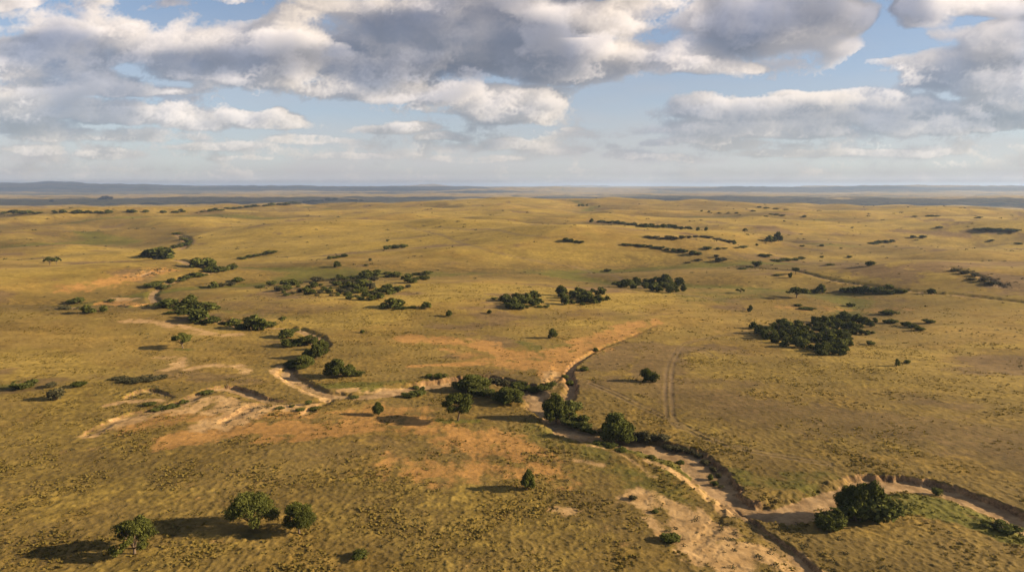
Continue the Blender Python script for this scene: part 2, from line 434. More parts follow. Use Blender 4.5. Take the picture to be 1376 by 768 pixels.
def ground_material():
    m, nt, _, _ = new_mat('savanna_ground')
    T = NT(nt)
    a1 = T.node('ShaderNodeAttribute', attribute_name='cover_a')
    a2 = T.node('ShaderNodeAttribute', attribute_name='cover_b')
    a3 = T.node('ShaderNodeAttribute', attribute_name='cover_c')
    s1 = T.node('ShaderNodeSeparateColor'); T.put(s1.inputs[0], a1.outputs['Color'])
    s2 = T.node('ShaderNodeSeparateColor'); T.put(s2.inputs[0], a2.outputs['Color'])
    s3 = T.node('ShaderNodeSeparateColor'); T.put(s3.inputs[0], a3.outputs['Color'])
    red, sand, brown = s1.outputs
    olive_dimming = a1.outputs['Alpha']  # olive grass tone, with near dimming and hollow shade painted in
    green, gold, bank = s2.outputs
    bed, rut, wood = s3.outputs
    geo = T.node('ShaderNodeNewGeometry')
    pos = geo.outputs['Position']
    fine = T.noise(pos, 2.6, 5, .7)
    mid = T.noise(pos, .35, 4, .6)
    big = T.noise(pos, .045, 4, .6)
    huge = T.noise(pos, .006, 3, .6)
    med = T.noise(pos, .13, 5, .65)
    grit = T.math('SUBTRACT', T.math('ADD', T.math('MULTIPLY', fine, .5), T.math('MULTIPLY', mid, .5)), .5)

    def edge(maskv, k=1.1, lo=.26, hi=.74):
        # ragged transition at grain scale
        return T.ramp(T.math('ADD', maskv, T.math('MULTIPLY', T.math('ADD', grit, T.math('MULTIPLY', T.math('SUBTRACT', med, .5), .9)), k)), lo, hi)
    straw = T.mix(T.ramp(mid, .35, .65), c4(.235, .154, .042), c4(.172, .111, .029))
    straw = T.mix(T.ramp(big, .38, .64), straw, c4(.262, .177, .052))
    olive = T.mix(T.ramp(fine, .35, .65), c4(.142, .105, .022), c4(.095, .074, .015))
    base = T.mix(T.math('MULTIPLY', T.ramp(T.math('ADD', T.math('MULTIPLY', big, .6), T.math('MULTIPLY', huge, .4)), .42, .62), .55), straw, olive)
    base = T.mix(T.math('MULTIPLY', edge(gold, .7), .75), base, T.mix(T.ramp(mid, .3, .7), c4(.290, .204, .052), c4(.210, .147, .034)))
    base = T.mix(T.math('MULTIPLY', edge(brown), .85), base, T.mix(T.ramp(mid, .3, .7), c4(.165, .105, .05), c4(.112, .073, .036)))
    base = T.mix(T.math("MULTIPLY", T.math("MULTIPLY", olive_dimming, .92), T.ramp(T.math("ADD", T.math("MULTIPLY", mid, .5), T.math("MULTIPLY", big, .5)), .25, .6)), base, T.mix(T.ramp(T.math("ADD", T.math("MULTIPLY", fine, .5), T.math("MULTIPLY", big, .5)), .38, .6), c4(.066, .048, .014), c4(.120, .082, .028)))
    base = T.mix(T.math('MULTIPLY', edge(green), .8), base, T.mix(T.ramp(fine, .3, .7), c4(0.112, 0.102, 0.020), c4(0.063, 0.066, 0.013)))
    base = T.mix(T.math('MULTIPLY', edge(red, 1.3, .16, .6), .88), base, T.mix(T.ramp(mid, .3, .7), c4(.35, .188, .064), c4(.25, .138, .046)))
    base = T.mix(T.math('MULTIPLY', edge(sand, 1.3, .18, .62), .92), base, T.mix(T.ramp(mid, .3, .7), c4(.40, .262, .125), c4(.30, .188, .082)))
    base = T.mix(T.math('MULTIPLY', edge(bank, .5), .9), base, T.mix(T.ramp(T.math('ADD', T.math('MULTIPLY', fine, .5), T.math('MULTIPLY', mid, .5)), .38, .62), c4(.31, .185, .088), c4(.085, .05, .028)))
    base = T.mix(T.math('MULTIPLY', edge(bed, .5), .85), base, T.mix(T.ramp(mid, .3, .7), c4(.36, .24, .125), c4(.20, .125, .062)))
    base = T.mix(T.math('MULTIPLY', rut, .5), base, c4(0.132, 0.092, 0.056))
    base = T.mix(T.math('MULTIPLY', T.ramp(T.math('ADD', wood, T.math('MULTIPLY', T.math('SUBTRACT', big, .5), 1.4)), .3, .7), .85), base, c4(0.036, 0.036, 0.016))
    # tone drifts over the plain: grazed, rank and burnt stands of grass
    st = T.node('ShaderNodeMapping'); st.inputs['Scale'].default_value = (.6, 1.0, 1.0); T.put(st.inputs['Vector'], pos)
    tone = T.noise(st.outputs[0], .028, 7, .72, .6)
    tone2 = T.noise(st.outputs[0], .16, 4, .7)
    hs = T.node('ShaderNodeHueSaturation')
    T.put(hs.inputs['Color'], base); hs.inputs['Saturation'].default_value = 1.04
    tv = T.math('ADD', T.math('MULTIPLY', T.ramp(tone, .30, .70), .52), T.math('MULTIPLY', T.ramp(tone2, .3, .7), .26))
    T.put(hs.inputs['Value'], T.math('ADD', tv, .64))
    base = hs.outputs[0]
    # dark specks: small scrub and dung-dark bare spots too small to model
    vor = T.node('ShaderNodeTexNoise'); T.put(vor.inputs['Vector'], pos); vor.inputs['Scale'].default_value = .55; vor.inputs['Detail'].default_value = 2
    sp = T.math('MULTIPLY', T.ramp(vor.outputs[0], .66, .74), .55)
    base = T.mix(sp, base, c4(0.066, 0.050, 0.023))
    b = T.node('ShaderNodeBsdfPrincipled')
    T.put(b.inputs['Base Color'], base); b.inputs['Roughness'].default_value = .95
    b.inputs['Specular IOR Level'].default_value = .1
    bp = T.node('ShaderNodeBump'); bp.inputs['Distance'].default_value = .25; bp.inputs['Strength'].default_value = .4
    T.put(bp.inputs['Height'], T.math('ADD', T.math('MULTIPLY', fine, .8), T.math('MULTIPLY', mid, .25)))
    T.put(b.inputs['Normal'], bp.outputs[0])
    o = T.node('ShaderNodeOutputMaterial'); T.put(o.inputs[0], b.outputs[0])
    return m


def leaf_material(name, dark, light, transl=.10):
    m, nt, _, _ = new_mat(name)
    T = NT(nt)
    at = T.node('ShaderNodeAttribute', attribute_name='tint')
    oi = T.node('ShaderNodeObjectInfo')
    f = T.math('ADD', T.math('MULTIPLY', at.outputs['Fac'], .75), T.math('MULTIPLY', oi.outputs['Random'], .35), True)
    col = T.mix(f, c4(*dark), c4(*light))
    d = T.node('ShaderNodeBsdfDiffuse'); T.put(d.inputs[0], col)
    t = T.node('ShaderNodeBsdfTranslucent'); T.put(t.inputs[0], T.mix(.5, col, c4(*light)))
    mx = T.node('ShaderNodeMixShader'); mx.inputs[0].default_value = transl
    T.put(mx.inputs[1], d.outputs[0]); T.put(mx.inputs[2], t.outputs[0])
    o = T.node('ShaderNodeOutputMaterial'); T.put(o.inputs[0], mx.outputs[0])
    return m


def bark_material():
    m, nt, _, _ = new_mat('bark')
    T = NT(nt)
    tc = T.node('ShaderNodeTexCoord')
    n = T.noise(tc.outputs['Object'], 9, 3)
    b = T.node('ShaderNodeBsdfDiffuse'); T.put(b.inputs[0], T.mix(n, c4(.07, .05, .035), c4(.17, .125, .085)))
    o = T.node('ShaderNodeOutputMaterial'); T.put(o.inputs[0], b.outputs[0])
    return m


# ------------------------------------------------------------------ mesh helpers
def mesh_from(name, verts, faces_flat, loop_n, mat, attrs=None, smooth=False):
    me = bpy.data.meshes.new(name)
    nf = len(faces_flat) // loop_n
    me.vertices.add(len(verts)); me.vertices.foreach_set('co', np.ascontiguousarray(verts, np.float32).ravel())
    me.loops.add(len(faces_flat)); me.loops.foreach_set('vertex_index', np.ascontiguousarray(faces_flat, np.int32))
    me.polygons.add(nf)
    me.polygons.foreach_set('loop_start', np.arange(0, nf * loop_n, loop_n, dtype=np.int32))
    me.polygons.foreach_set('loop_total', np.full(nf, loop_n, np.int32))
    if smooth:
        me.polygons.foreach_set('use_smooth', np.ones(nf, bool))
    me.update(calc_edges=True)
    for k, (ty, data) in (attrs or {}).items():
        a = me.attributes.new(k, ty, 'POINT')
        a.data.foreach_set('color' if 'COLOR' in ty else 'value', np.ascontiguousarray(data, np.float32).ravel())
    me.materials.append(mat)
    return me


def link(name, me, parent=None, **props):
    o = bpy.data.objects.new(name, me); COL.objects.link(o)
    if parent:
        o.parent = parent
    for k, v in props.items():
        if v is not None:
            o[k] = v
    return o


def join_meshes(parts):
    """parts: list of (verts, quads)"""
    V, F, n = [], [], 0
    for v, f in parts:
        V.append(v); F.append(np.asarray(f) + n); n += len(v)
    return np.vstack(V), np.vstack(F)


def tube(pts, radii, sides=7):
    pts = np.asarray(pts, float)
    V, F = [], []
    for i, p in enumerate(pts):
        t = pts[min(i + 1, len(pts) - 1)] - pts[max(i - 1, 0)]
        t /= np.linalg.norm(t) + 1e-9
        a = np.cross(t, [.31, .95, .1]); a /= np.linalg.norm(a); b = np.cross(t, a)
        for k in range(sides):
            an = 2 * math.pi * k / sides
            V.append(p + radii[i] * (a * math.cos(an) + b * math.sin(an)))
    for i in range(len(pts) - 1):
        for k in range(sides):
            k2 = (k + 1) % sides
            F.append([i * sides + k, i * sides + k2, (i + 1) * sides + k2, (i + 1) * sides + k])
    return np.array(V), np.array(F)


def leaves(lobes, n, size, seed, gap=.12, zmin=0.0, fill=.45):
    """n leaf sprays spread through a set of lobes (cx,cy,cz,rx,ry,rz)"""
    r = np.random.default_rng(seed)
    L = np.array(lobes, float)
    area = (L[:, 3] * L[:, 4] + L[:, 3] * L[:, 5]) ** 1.0
    m = int(n * 2.2)
    k = r.choice(len(L), m, p=area / area.sum())
    dv = r.normal(size=(m, 3)); dv /= np.linalg.norm(dv, axis=1)[:, None]
    rad = 1 - fill * r.random(m) ** 1.6
    wob = 1 + .55 * perlin3((dv[:, 0] * 1.7 + k * 3.1).astype(np.float32), (dv[:, 1] * 1.7).astype(np.float32), (dv[:, 2] * 1.7).astype(np.float32), seed % 50)
    P = L[k, :3] + dv * (rad * wob)[:, None] * L[k, 3:]
    holes = perlin3((P[:, 0] * 1.1).astype(np.float32), (P[:, 1] * 1.1).astype(np.float32), (P[:, 2] * 1.5).astype(np.float32), 3 + seed % 40)
    keep = np.nonzero((holes < .42 - gap * 2) & (P[:, 2] > zmin))[0][:n]
    P, dv = P[keep], dv[keep]
    m = len(P)
    nrm = dv * .9 + r.normal(size=(m, 3)) * .8 + [0, 0, .35]
    nrm /= np.linalg.norm(nrm, axis=1)[:, None]
    a = np.cross(nrm, r.normal(size=(m, 3))); a /= np.linalg.norm(a, axis=1)[:, None] + 1e-9
    b = np.cross(nrm, a)
    s = size * (.55 + .9 * r.random(m))[:, None]
    w = s * (.45 + .3 * r.random(m))[:, None]
    V = np.stack([P - a * s, P + b * w + nrm * s * .2, P + a * s, P - b * w + nrm * s * .2], 1).reshape(-1, 3)
    F = np.arange(m * 4).reshape(-1, 4)
    tint = np.clip(.5 + .55 * perlin3((P[:, 0] * .7).astype(np.float32), (P[:, 1] * .7).astype(np.float32), (P[:, 2] * .9).astype(np.float32), 9) + r.normal(size=m) * .2, 0, 1)
    return V, F, np.repeat(tint, 4)


M_GROUND = ground_material()
M_LEAF = leaf_material('acacia_leaves', (.022, .028, .007), (.115, .118, .027))
M_BUSH = leaf_material('bush_leaves', (.022, .029, .008), (.122, .126, .030))
M_LIGHT = leaf_material('light_bush_leaves', (.045, .052, .014), (.115, .118, .032))
M_GREY = leaf_material('grey_scrub_leaves', (.040, .038, .018), (.095, .085, .042))
M_BARK = bark_material()

# ------------------------------------------------------------------ ground sheet
def build_ground():
    az = np.concatenate([np.arange(-180, -52, 3.0), np.arange(-52, 52.01, .1), np.arange(55, 180, 3.0)])
    az = R(1) * az
    dep = np.concatenate([np.linspace(89.0, 33.5, 14), np.linspace(33, .85, 900)])
    dist = CAM_H / np.tan(dep * R(1))
    dist = np.concatenate([dist, np.geomspace(dist[-1] * 1.012, 60000, 190)])
    na, nd = len(az), len(dist)
    x = (dist[:, None] * np.sin(az)[None]).ravel(); y = (dist[:, None] * np.cos(az)[None]).ravel()
    z, M = land(x, y)
    d = np.hypot(x, y)
    wood = np.zeros_like(x)
    # far woodland belts
    wn = fbm2(x / 2600, y / 900, 3, 61)
    wood = .85 * sstep(.06, .32, wn) * sstep(2600, 4200, d)
    wood = np.maximum(wood, .8 * sstep(8500, 10500, d) * sstep(17000, 14000, d) * sstep(1500, -3500, x) * sstep(-.35, .1, wn))
    i, j = np.meshgrid(np.arange(nd - 1), np.arange(na), indexing='ij')
    j2 = (j + 1) % na
    F = np.stack([i * na + j, i * na + j2, (i + 1) * na + j2, (i + 1) * na + j], -1)[..., ::-1].reshape(-1)
    one = np.ones_like(x)
    attrs = {
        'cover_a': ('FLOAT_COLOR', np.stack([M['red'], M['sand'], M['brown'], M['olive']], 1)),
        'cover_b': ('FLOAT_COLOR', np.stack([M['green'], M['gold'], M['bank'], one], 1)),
        'cover_c': ('FLOAT_COLOR', np.stack([M['bed'], M['rut'], wood, one], 1)),
    }
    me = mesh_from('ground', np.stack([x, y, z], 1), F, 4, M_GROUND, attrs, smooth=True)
    return link('ground', me, kind='structure', label='rolling golden savanna grassland cut by a dry sandy stream bed', category='ground'), z.min(), z.max()


GROUND, ZMIN, ZMAX = build_ground()

# ------------------------------------------------------------------ tussock grass (nobody could count it)
def build_grass():
    r = np.random.default_rng(3)
    n = 130000
    # even in the picture's nearest band, thinner further out
    u = r.random(n)
    dist = 92 * (420 / 92) ** u
    az = R(1) * (r.random(n) * 92 - 46)
    x, y = dist * np.sin(az), dist * np.cos(az)
    z, M = land(x, y)
    pn = fbm2(x / 14, y / 14, 3, 71)
    dens = M['grass'] * np.clip(.08 + 2.1 * pn + .5 * M['gold'] + .45 * M['green'] - .35 * M['brown'], 0, 1) * np.clip(.25 + dist / 260, 0, 1)
    k = r.random(n) < dens
    x, y, z, dist = x[k], y[k], z[k], dist[k]
    gold, green = M['gold'][k], M['green'][k]
    m = len(x)
    B = 5
    big = (.6 + .9 * r.random(m) ** 2) * (.75 + .45 * pn[k])
    hgt = np.clip(.25 * big, .1, .55); rad = np.clip(.42 * big, .2, .9)
    an = r.random((m, B)) * 2 * math.pi
    wd = .20 * big[:, None] * (.7 + .6 * r.random((m, B)))
    bx = x[:, None] + np.cos(an) * rad[:, None] * .25; by = y[:, None] + np.sin(an) * rad[:, None] * .25
    tx = x[:, None] + np.cos(an) * rad[:, None]; ty = y[:, None] + np.sin(an) * rad[:, None]
    px, py = -np.sin(an) * wd, np.cos(an) * wd
    zz = z[:, None] - .06
    tz = zz + hgt[:, None] * (.65 + .5 * r.random((m, B)))
    V = np.stack([np.stack([bx - px, by - py, zz + 0 * bx], -1), np.stack([bx + px, by + py, zz + 0 * bx], -1), np.stack([tx + px * .5, ty + py * .5, tz], -1), np.stack([tx - px * .5, ty - py * .5, tz * 1.0], -1)], 2).reshape(-1, 3)
    F = np.arange(len(V))
    tint = np.clip(.30 + .55 * gold + .25 * r.normal(size=m) * .6, 0, 1)
    at = {'tint': ('FLOAT', np.repeat(tint, B * 4)), 'lush': ('FLOAT', np.repeat(green, B * 4))}
    mm, nt, _, _ = new_mat('tussock_grass'); T = NT(nt)
    a = T.node('ShaderNodeAttribute', attribute_name='tint'); g = T.node('ShaderNodeAttribute', attribute_name='lush')
    col = T.mix(a.outputs['Fac'], c4(.140, .104, .026), c4(.215, .158, .040))
    col = T.mix(T.math('MULTIPLY', g.outputs['Fac'], .8), col, c4(.066, .072, .014))
    d = T.node('ShaderNodeBsdfDiffuse'); T.put(d.inputs[0], col)
    t = T.node('ShaderNodeBsdfTranslucent'); T.put(t.inputs[0], col)
    mx = T.node('ShaderNodeMixShader'); mx.inputs[0].default_value = .45
    T.put(mx.inputs[1], d.outputs[0]); T.put(mx.inputs[2], t.outputs[0])
    o = T.node('ShaderNodeOutputMaterial'); T.put(o.inputs[0], mx.outputs[0])
    me = mesh_from('grass', V, F, 4, mm, at)
    link('grass', me, kind='stuff', label='tussocks of dry golden grass covering the near slopes', category='grass')


build_grass()

# ------------------------------------------------------------------ trees and shrubs
def umbrella_shape(seed, n=11000, size=.026):
    """flat-topped acacia, unit height, unit width 1.25"""
    r = np.random.default_rng(seed)
    lobes, tubes = [], []
    lean = r.normal(size=2) * .04
    fork = np.array([lean[0], lean[1], .26 + .06 * r.random()])
    tubes.append(tube([[0, 0, -.03], [lean[0] * .4, lean[1] * .4, .12], fork], [.042, .034, .028]))
    nl = 9
    for i in range(nl):
        an = 2 * math.pi * (i + r.random() * .7) / nl
        rr = .26 + .24 * r.random()
        h = .80 - .34 * max(rr - .26, 0) / .24 * (.4 + .6 * r.random()) + .05 * r.normal()
        e = np.array([math.cos(an) * rr, math.sin(an) * rr, h])
        mid = fork * .45 + e * .55 + [0, 0, .03]
        tubes.append(tube([fork, mid, e], [.02, .013, .005], 5))
        s = .13 + .10 * r.random()
        lobes.append((e[0], e[1], h + .02, s * 1.15, s * 1.15, s * .72))
    for i in range(5):
        an = 2 * math.pi * r.random(); rr = .20 * r.random()
        s = .17 + .08 * r.random()
        lobes.append((math.cos(an) * rr, math.sin(an) * rr, .78 + .10 * r.random(), s, s, s * .62))
        tubes.append(tube([fork, [math.cos(an) * rr * .6, math.sin(an) * rr * .6, .6], [math.cos(an) * rr, math.sin(an) * rr, .82]], [.018, .012, .005], 5))
    return leaves(lobes, n, size, seed, .06, .40), join_meshes(tubes)


def dome_shape(seed, n=17000, size=.023):
    """broad rounded savanna tree, crown low over the ground, unit height, unit width 1.35"""
    r = np.random.default_rng(seed)
    lobes, tubes = [], []
    fork = np.array([0, 0, .16])
    tubes.append(tube([[0, 0, -.03], fork], [.05, .042]))
    for i in range(22):
        an = 2.399963 * i + r.random() * .6
        t = (i + .5) / 22
        rr = .56 * math.sqrt(t)
        h = .84 - .46 * t ** 1.5 + .07 * r.normal()
        s = .13 + .09 * r.random()
        e = np.array([math.cos(an) * rr, math.sin(an) * rr, h])
        lobes.append((e[0], e[1], h, s * 1.2, s * 1.2, s * .85))
        if i % 2:
            tubes.append(tube([fork, fork * .4 + e * .6 + [0, 0, .04], e], [.022, .014, .005], 5))
    return leaves(lobes, n, size, seed, .05, .14, .5), join_meshes(tubes)


def bushy_shape(seed, n=12000, size=.028):
    """round dense crown nearly to the ground, unit height, unit width ~1.1"""
    r = np.random.default_rng(seed)
    lobes, tubes = [], []
    fork = np.array([0, 0, .2])
    tubes.append(tube([[0, 0, -.03], fork], [.045, .035]))
    for i in range(12):
        an = 2 * math.pi * (i + r.random()) / 12 * 2.4
        t = i / 11
        h = .22 + .56 * t
        rr = (.36 * math.sin(math.pi * (.32 + .62 * t))) * (.65 + .5 * r.random())
        s = .12 + .12 * r.random()
        lobes.append((math.cos(an) * rr * 1.1, math.sin(an) * rr * 1.1, h, s * 1.15, s * 1.15, s * .95))
        if i % 2:
            tubes.append(tube([fork, [math.cos(an) * rr * .6, math.sin(an) * rr * .6, .2 + h * .5], [math.cos(an) * rr, math.sin(an) * rr, h]], [.02, .012, .004], 5))
    lobes.append((0, 0, .48, .27, .27, .32))
    return leaves(lobes, n, size, seed, .09, .06, .4), join_meshes(tubes)


def shrub_shape(seed, n=1700, size=.06):
    """low spreading multi-stemmed shrub: unit height, unit width"""
    r = np.random.default_rng(seed)
    lobes, tubes = [], []
    for i in range(7):
        an = 2 * math.pi * r.random(); rr = .34 * math.sqrt(r.random())
        s = .16 + .12 * r.random()
        h = .34 + .38 * r.random() * (1 - rr)
        lobes.append((math.cos(an) * rr, math.sin(an) * rr, h, s * 1.1, s * 1.1, s * 1.1))
        tubes.append(tube([[math.cos(an) * rr * .2, math.sin(an) * rr * .2, -.05], [math.cos(an) * rr * .7, math.sin(an) * rr * .7, h * .6], [math.cos(an) * rr, math.sin(an) * rr, h]], [.03, .02, .006], 4))
    lobes.append((0, 0, .35, .33, .33, .33))
    return leaves(lobes, n, size, seed, .07, .0, .45), join_meshes(tubes)


def tree_meshes(shape, leafmat):
    (V, F, tint), (tv, tf) = shape
    cm = mesh_from('crown', V, F.ravel(), 4, leafmat, {'tint': ('FLOAT', tint)})
    tm = mesh_from('trunk', tv, tf.ravel(), 4, M_BARK, smooth=True)
    return cm, tm


def single_mesh(shape, leafmat, name):
    """crown and stems of a far plant in one mesh (too small in the photo to show parts)"""
    (V, F, tint), (tv, tf) = shape
    me = mesh_from(name, np.vstack([V, tv]), np.concatenate([F.ravel(), (tf + len(V)).ravel()]), 4, leafmat, {'tint': ('FLOAT', np.concatenate([tint, np.zeros(len(tv))]))})
    me.materials.append(M_BARK)
    mi = np.zeros(len(F) + len(tf), np.int32); mi[len(F):] = 1
    me.polygons.foreach_set('material_index', mi)
    return me


PROTO = {
    'acacia': [tree_meshes(umbrella_shape(101 + i), M_LEAF) for i in range(4)],
    'dome': [tree_meshes(dome_shape(151 + i), M_LEAF) for i in range(3)],
    'bushy': [tree_meshes(bushy_shape(201 + i), M_BUSH) for i in range(4)],
    'shrub': [single_mesh(shrub_shape(301 + i), M_BUSH, 'shrub') for i in range(5)],
    'light': [single_mesh(shrub_shape(401 + i, 1700), M_LIGHT, 'shrub') for i in range(3)],
    'grey': [single_mesh(shrub_shape(501 + i, 1100), M_GREY, 'shrub') for i in range(4)],
    'faracacia': [single_mesh(umbrella_shape(601 + i, 700, .085), M_LEAF, 'acacia_tree') for i in range(4)],
    'fartree': [single_mesh(bushy_shape(701 + i, 700, .10), M_BUSH, 'bushy_tree') for i in range(4)],
}
SIZE = {'dome': 1.35, 'acacia': 1.2, 'faracacia': 1.2, 'bushy': 1.05, 'fartree': 1.05, 'shrub': 1.0, 'light': 1.0, 'grey': 1.0}
NAME = {'dome': 'acacia_tree', 'acacia': 'acacia_tree', 'faracacia': 'acacia_tree', 'bushy': 'bushy_tree', 'fartree': 'bushy_tree', 'shrub': 'shrub', 'light': 'shrub', 'grey': 'shrub'}
CAT = {'dome': 'tree', 'acacia': 'tree', 'faracacia': 'tree', 'bushy': 'tree', 'fartree': 'tree', 'shrub': 'shrub', 'light': 'shrub', 'grey': 'shrub'}
TODO = []       # (kind, x, y, width m, height m, label, group)


def stand(px, py, wpx, hpx, kind, label, group=None, dz=0.0):
    """note a plant standing where the sight line meets the ground, wpx/hpx its size in the survey photo"""
    (x, y), t = ground_at(px, py, dz)
    w = wpx * t / FPX
    h = hpx * t / FPX / math.cos(math.atan2(CAM_H, max(math.hypot(x, y), 1)))
    if CAT[kind] == 'shrub' and not any(q in label for q in ('bush', 'shrub')):
        label = label.replace('tree', 'bush', 1)
    elif CAT[kind] == 'tree' and 'tree' not in label:
        label = label.replace('bush', 'tree', 1).replace('shrub', 'tree', 1)
    TODO.append((kind, x, y, w, h, label, group))


def plant_all():
    xs = np.array([t[1] for t in TODO]); ys = np.array([t[2] for t in TODO])
    zs, _ = land(xs, ys)
    r = random.Random(4)
    for (kind, x, y, w, h, label, group), z in zip(TODO, zs):
        q = r.randrange(len(PROTO[kind]))
        pr = PROTO[kind][q]
        sw = w / SIZE[kind]
        if isinstance(pr, tuple):
            o = link(NAME[kind], None)
            c = link('crown', pr[0], o); t = link('trunk', pr[1], o)
        else:
            o = link(NAME[kind], pr)
        o.location = (x, y, z - .05)
        o.rotation_euler = (0, 0, r.random() * 6.28)
        o.scale = (sw, sw * (.9 + .2 * r.random()), h)
        o['label'] = label; o['category'] = CAT[kind]
        if group:
            o['group'] = group


def build_scrub():
    """countless knee-high shrublets: one sheet of ground cover"""
    r = np.random.default_rng(8)
    n = 12000
    dist = 110 * (6500 / 110) ** r.random(n); az = R(1) * (r.random(n) * 90 - 45)
    x, y = dist * np.sin(az), dist * np.cos(az)
    # more of them along the rims of the washes
    ex = []
    for L in CH:
        k = r.integers(0, len(L), 130)
        ex.append(L[k, :2] + r.normal(size=(130, 2)) * 5.0)
    ex = np.vstack(ex)
    x = np.concatenate([x, ex[:, 0]]); y = np.concatenate([y, ex[:, 1]])
    z, M = land(x, y)
    pn = fbm2(x / 40, y / 40, 3, 81)
    keep = np.nonzero((r.random(len(x)) < np.clip(.04 + 1.2 * pn + .20 * sstep(160, 420, np.hypot(x, y)) + .4 * (np.arange(len(x)) >= n), 0, 1) * (1 - M['bed'])) & (M['bank'] < .5))[0]
    x, y, z = x[keep], y[keep], z[keep]
    m = len(x); B = 22
    s = (.22 + .5 * r.random(m) ** 2.5) * np.clip(np.hypot(x, y) / 280, .8, 5.0)
    d = r.normal(size=(m, B, 3)); d /= np.linalg.norm(d, axis=2)[..., None]; d[..., 2] = np.abs(d[..., 2]) * .75
    P = np.stack([x, y, z], 1)[:, None] + d * (s[:, None] * (.6 + .5 * r.random((m, B))))[..., None] * [1.25, 1.25, .8]
    a = r.normal(size=(m, B, 3)); a /= np.linalg.norm(a, axis=2)[..., None]
    b_ = np.cross(a, d); b_ /= np.linalg.norm(b_, axis=2)[..., None] + 1e-6
    q = (s[:, None] * .30)[..., None]
    V = np.stack([P - a * q, P + b_ * q * .6, P + a * q, P - b_ * q * .6], 2).reshape(-1, 3)
    tint = np.repeat(np.clip(.4 + .35 * r.normal(size=m), 0, 1), B * 4)
    me = mesh_from('scrub', V, np.arange(len(V)), 4, M_GREY, {'tint': ('FLOAT', tint)})
    link('scrub', me, kind='stuff', label='low dark shrublets dotted over the plain and gully rims', category='scrub')


build_scrub()
S = stand
# --- single trees and shrubs one can point at: base pixel, width, height, kind, label
S(340, 711, 54, 40, 'dome', 'large acacia of the foreground pair, its long shadow reaching the smaller tree', 'foreground acacias')
S(402, 716, 40, 34, 'dome', 'round green tree standing just right of the large foreground acacia', 'foreground acacias')
S(181, 744, 46, 38, 'dome', 'leaning tree at the lower left corner with a dark shadow across the grass', 'foreground acacias')
S(615, 565, 41, 34, 'acacia', 'umbrella acacia with visible forked trunk and a green patch at its foot')
S(708, 658, 19, 27, 'bushy', 'small lone round tree on bare ground in the middle foreground')
S(509, 557, 14, 18, 'bushy', 'small tree beside the long shadow left of the umbrella acacia')
S(246, 468, 25, 18, 'acacia', 'small umbrella tree among pale bare streaks on the left slope')
S(832, 586, 48, 40, 'bushy', 'dense dark round tree at the bend of the sandy stream bed')
S(747, 563, 32, 42, 'bushy', 'tall dark tree beside the stream just below the gully mouth')
S(868, 512, 20, 18, 'bushy', 'scraggly tree casting a double shadow beside the dirt track', 'scraggly pair by the dirt track')
S(879, 513, 15, 15, 'shrub', 'scraggly bush right of its twin beside the dirt track', 'scraggly pair by the dirt track')
S(452, 507, 30, 25, 'bushy', 'dark round tree above the left bend of the stream')
S(468, 506, 22, 17, 'bushy', 'lower light topped tree joined to the dark tree above the left bend')
S(483, 505, 14, 9, 'shrub', 'low bush at the right end of the trees above the left bend')
S(485, 748, 26, 10, 'shrub', 'low dark bush in the grass at the bottom edge of the picture')
S(899, 726, 30, 9, 'shrub', 'flat dark bush on the grass beside the pale eroded ground')
S(742, 454, 13, 14, 'fartree', 'lone round tree between the two reddish bare patches')
S(604, 425, 9, 9, 'fartree', 'lone small tree with a long shadow below the central thicket')
S(487, 447, 6, 5, 'fartree', 'tiny lone tree on the slope left of the salmon bare patch')
S(658, 421, 8, 6, 'shrub', 'tiny reddish brown shrub below the left hand middle thicket')
S(817, 365, 10, 5, 'shrub', 'lone flat shrub above the upper middle thicket')
S(497, 350, 5, 4, 'shrub', 'upper of two tiny dark shrubs left of the footpath')
S(492, 357, 5, 3, 'shrub', 'lower of two tiny dark shrubs left of the footpath')
S(521, 324, 5, 3, 'shrub', 'tiny dark shrub just above the small dark clump of the mid plain')
S(453, 359, 9, 9, 'fartree', 'small dark tree on the slope above the central thicket')
S(1070, 400, 25, 13, 'faracacia', 'broad umbrella acacia with a long shadow on the green right slope')
S(1103, 394, 14, 12, 'fartree', 'round dark tree right of the broad umbrella acacia')
S(1094, 394, 9, 7, 'shrub', 'low bush at the foot of the round dark tree on the green slope')
S(995, 394, 11, 6, 'faracacia', 'small flat topped tree alone on the green right slope')
S(1008, 419, 7, 9, 'fartree', 'slim lone tree with a thin shadow left of the large right thicket')
S(1069, 368, 11, 8, 'faracacia', 'tree on the rim of the long dark gully')
S(1062, 373, 6, 8, 'shrub', 'upright bush below the rim of the long dark gully')
S(1034, 325, 11, 9, 'fartree', 'left tree of the dense trio on the pale far slope', 'trio of trees on the far slope')
S(1046, 324, 10, 12, 'fartree', 'taller tree of the dense trio on the pale far slope', 'trio of trees on the far slope')
S(1041, 325, 8, 7, 'fartree', 'small middle tree of the dense trio on the pale far slope', 'trio of trees on the far slope')
S(1001, 313, 6, 6, 'faracacia', 'lone far tree right of the long tree row on the plain')
S(986, 328, 6, 6, 'fartree', 'small tree at the end of the grey scrub on the right plain')
S(1168, 357, 13, 7, 'shrub', 'dark bush on the dull bare strip of the right plain')
S(1144, 412, 10, 6, 'shrub', 'round low bush above the large right thicket')
S(1205, 492, 6, 9, 'fartree', 'slim small tree on the slope below the right thicket', 'pair below the right thicket')
S(1218, 488, 10, 5, 'shrub', 'low bush right of the slim tree below the right thicket', 'pair below the right thicket')
S(1195, 422, 22, 6, 'shrub', 'long low bush behind the right thicket')
S(1248, 434, 15, 5, 'shrub', 'low bush beyond the right end of the large thicket')
S(1252, 393, 9, 7, 'fartree', 'small tree on the rim of the gully at the far right')
S(1169, 463, 11, 5, 'shrub', 'low bush just off the right edge of the large thicket')
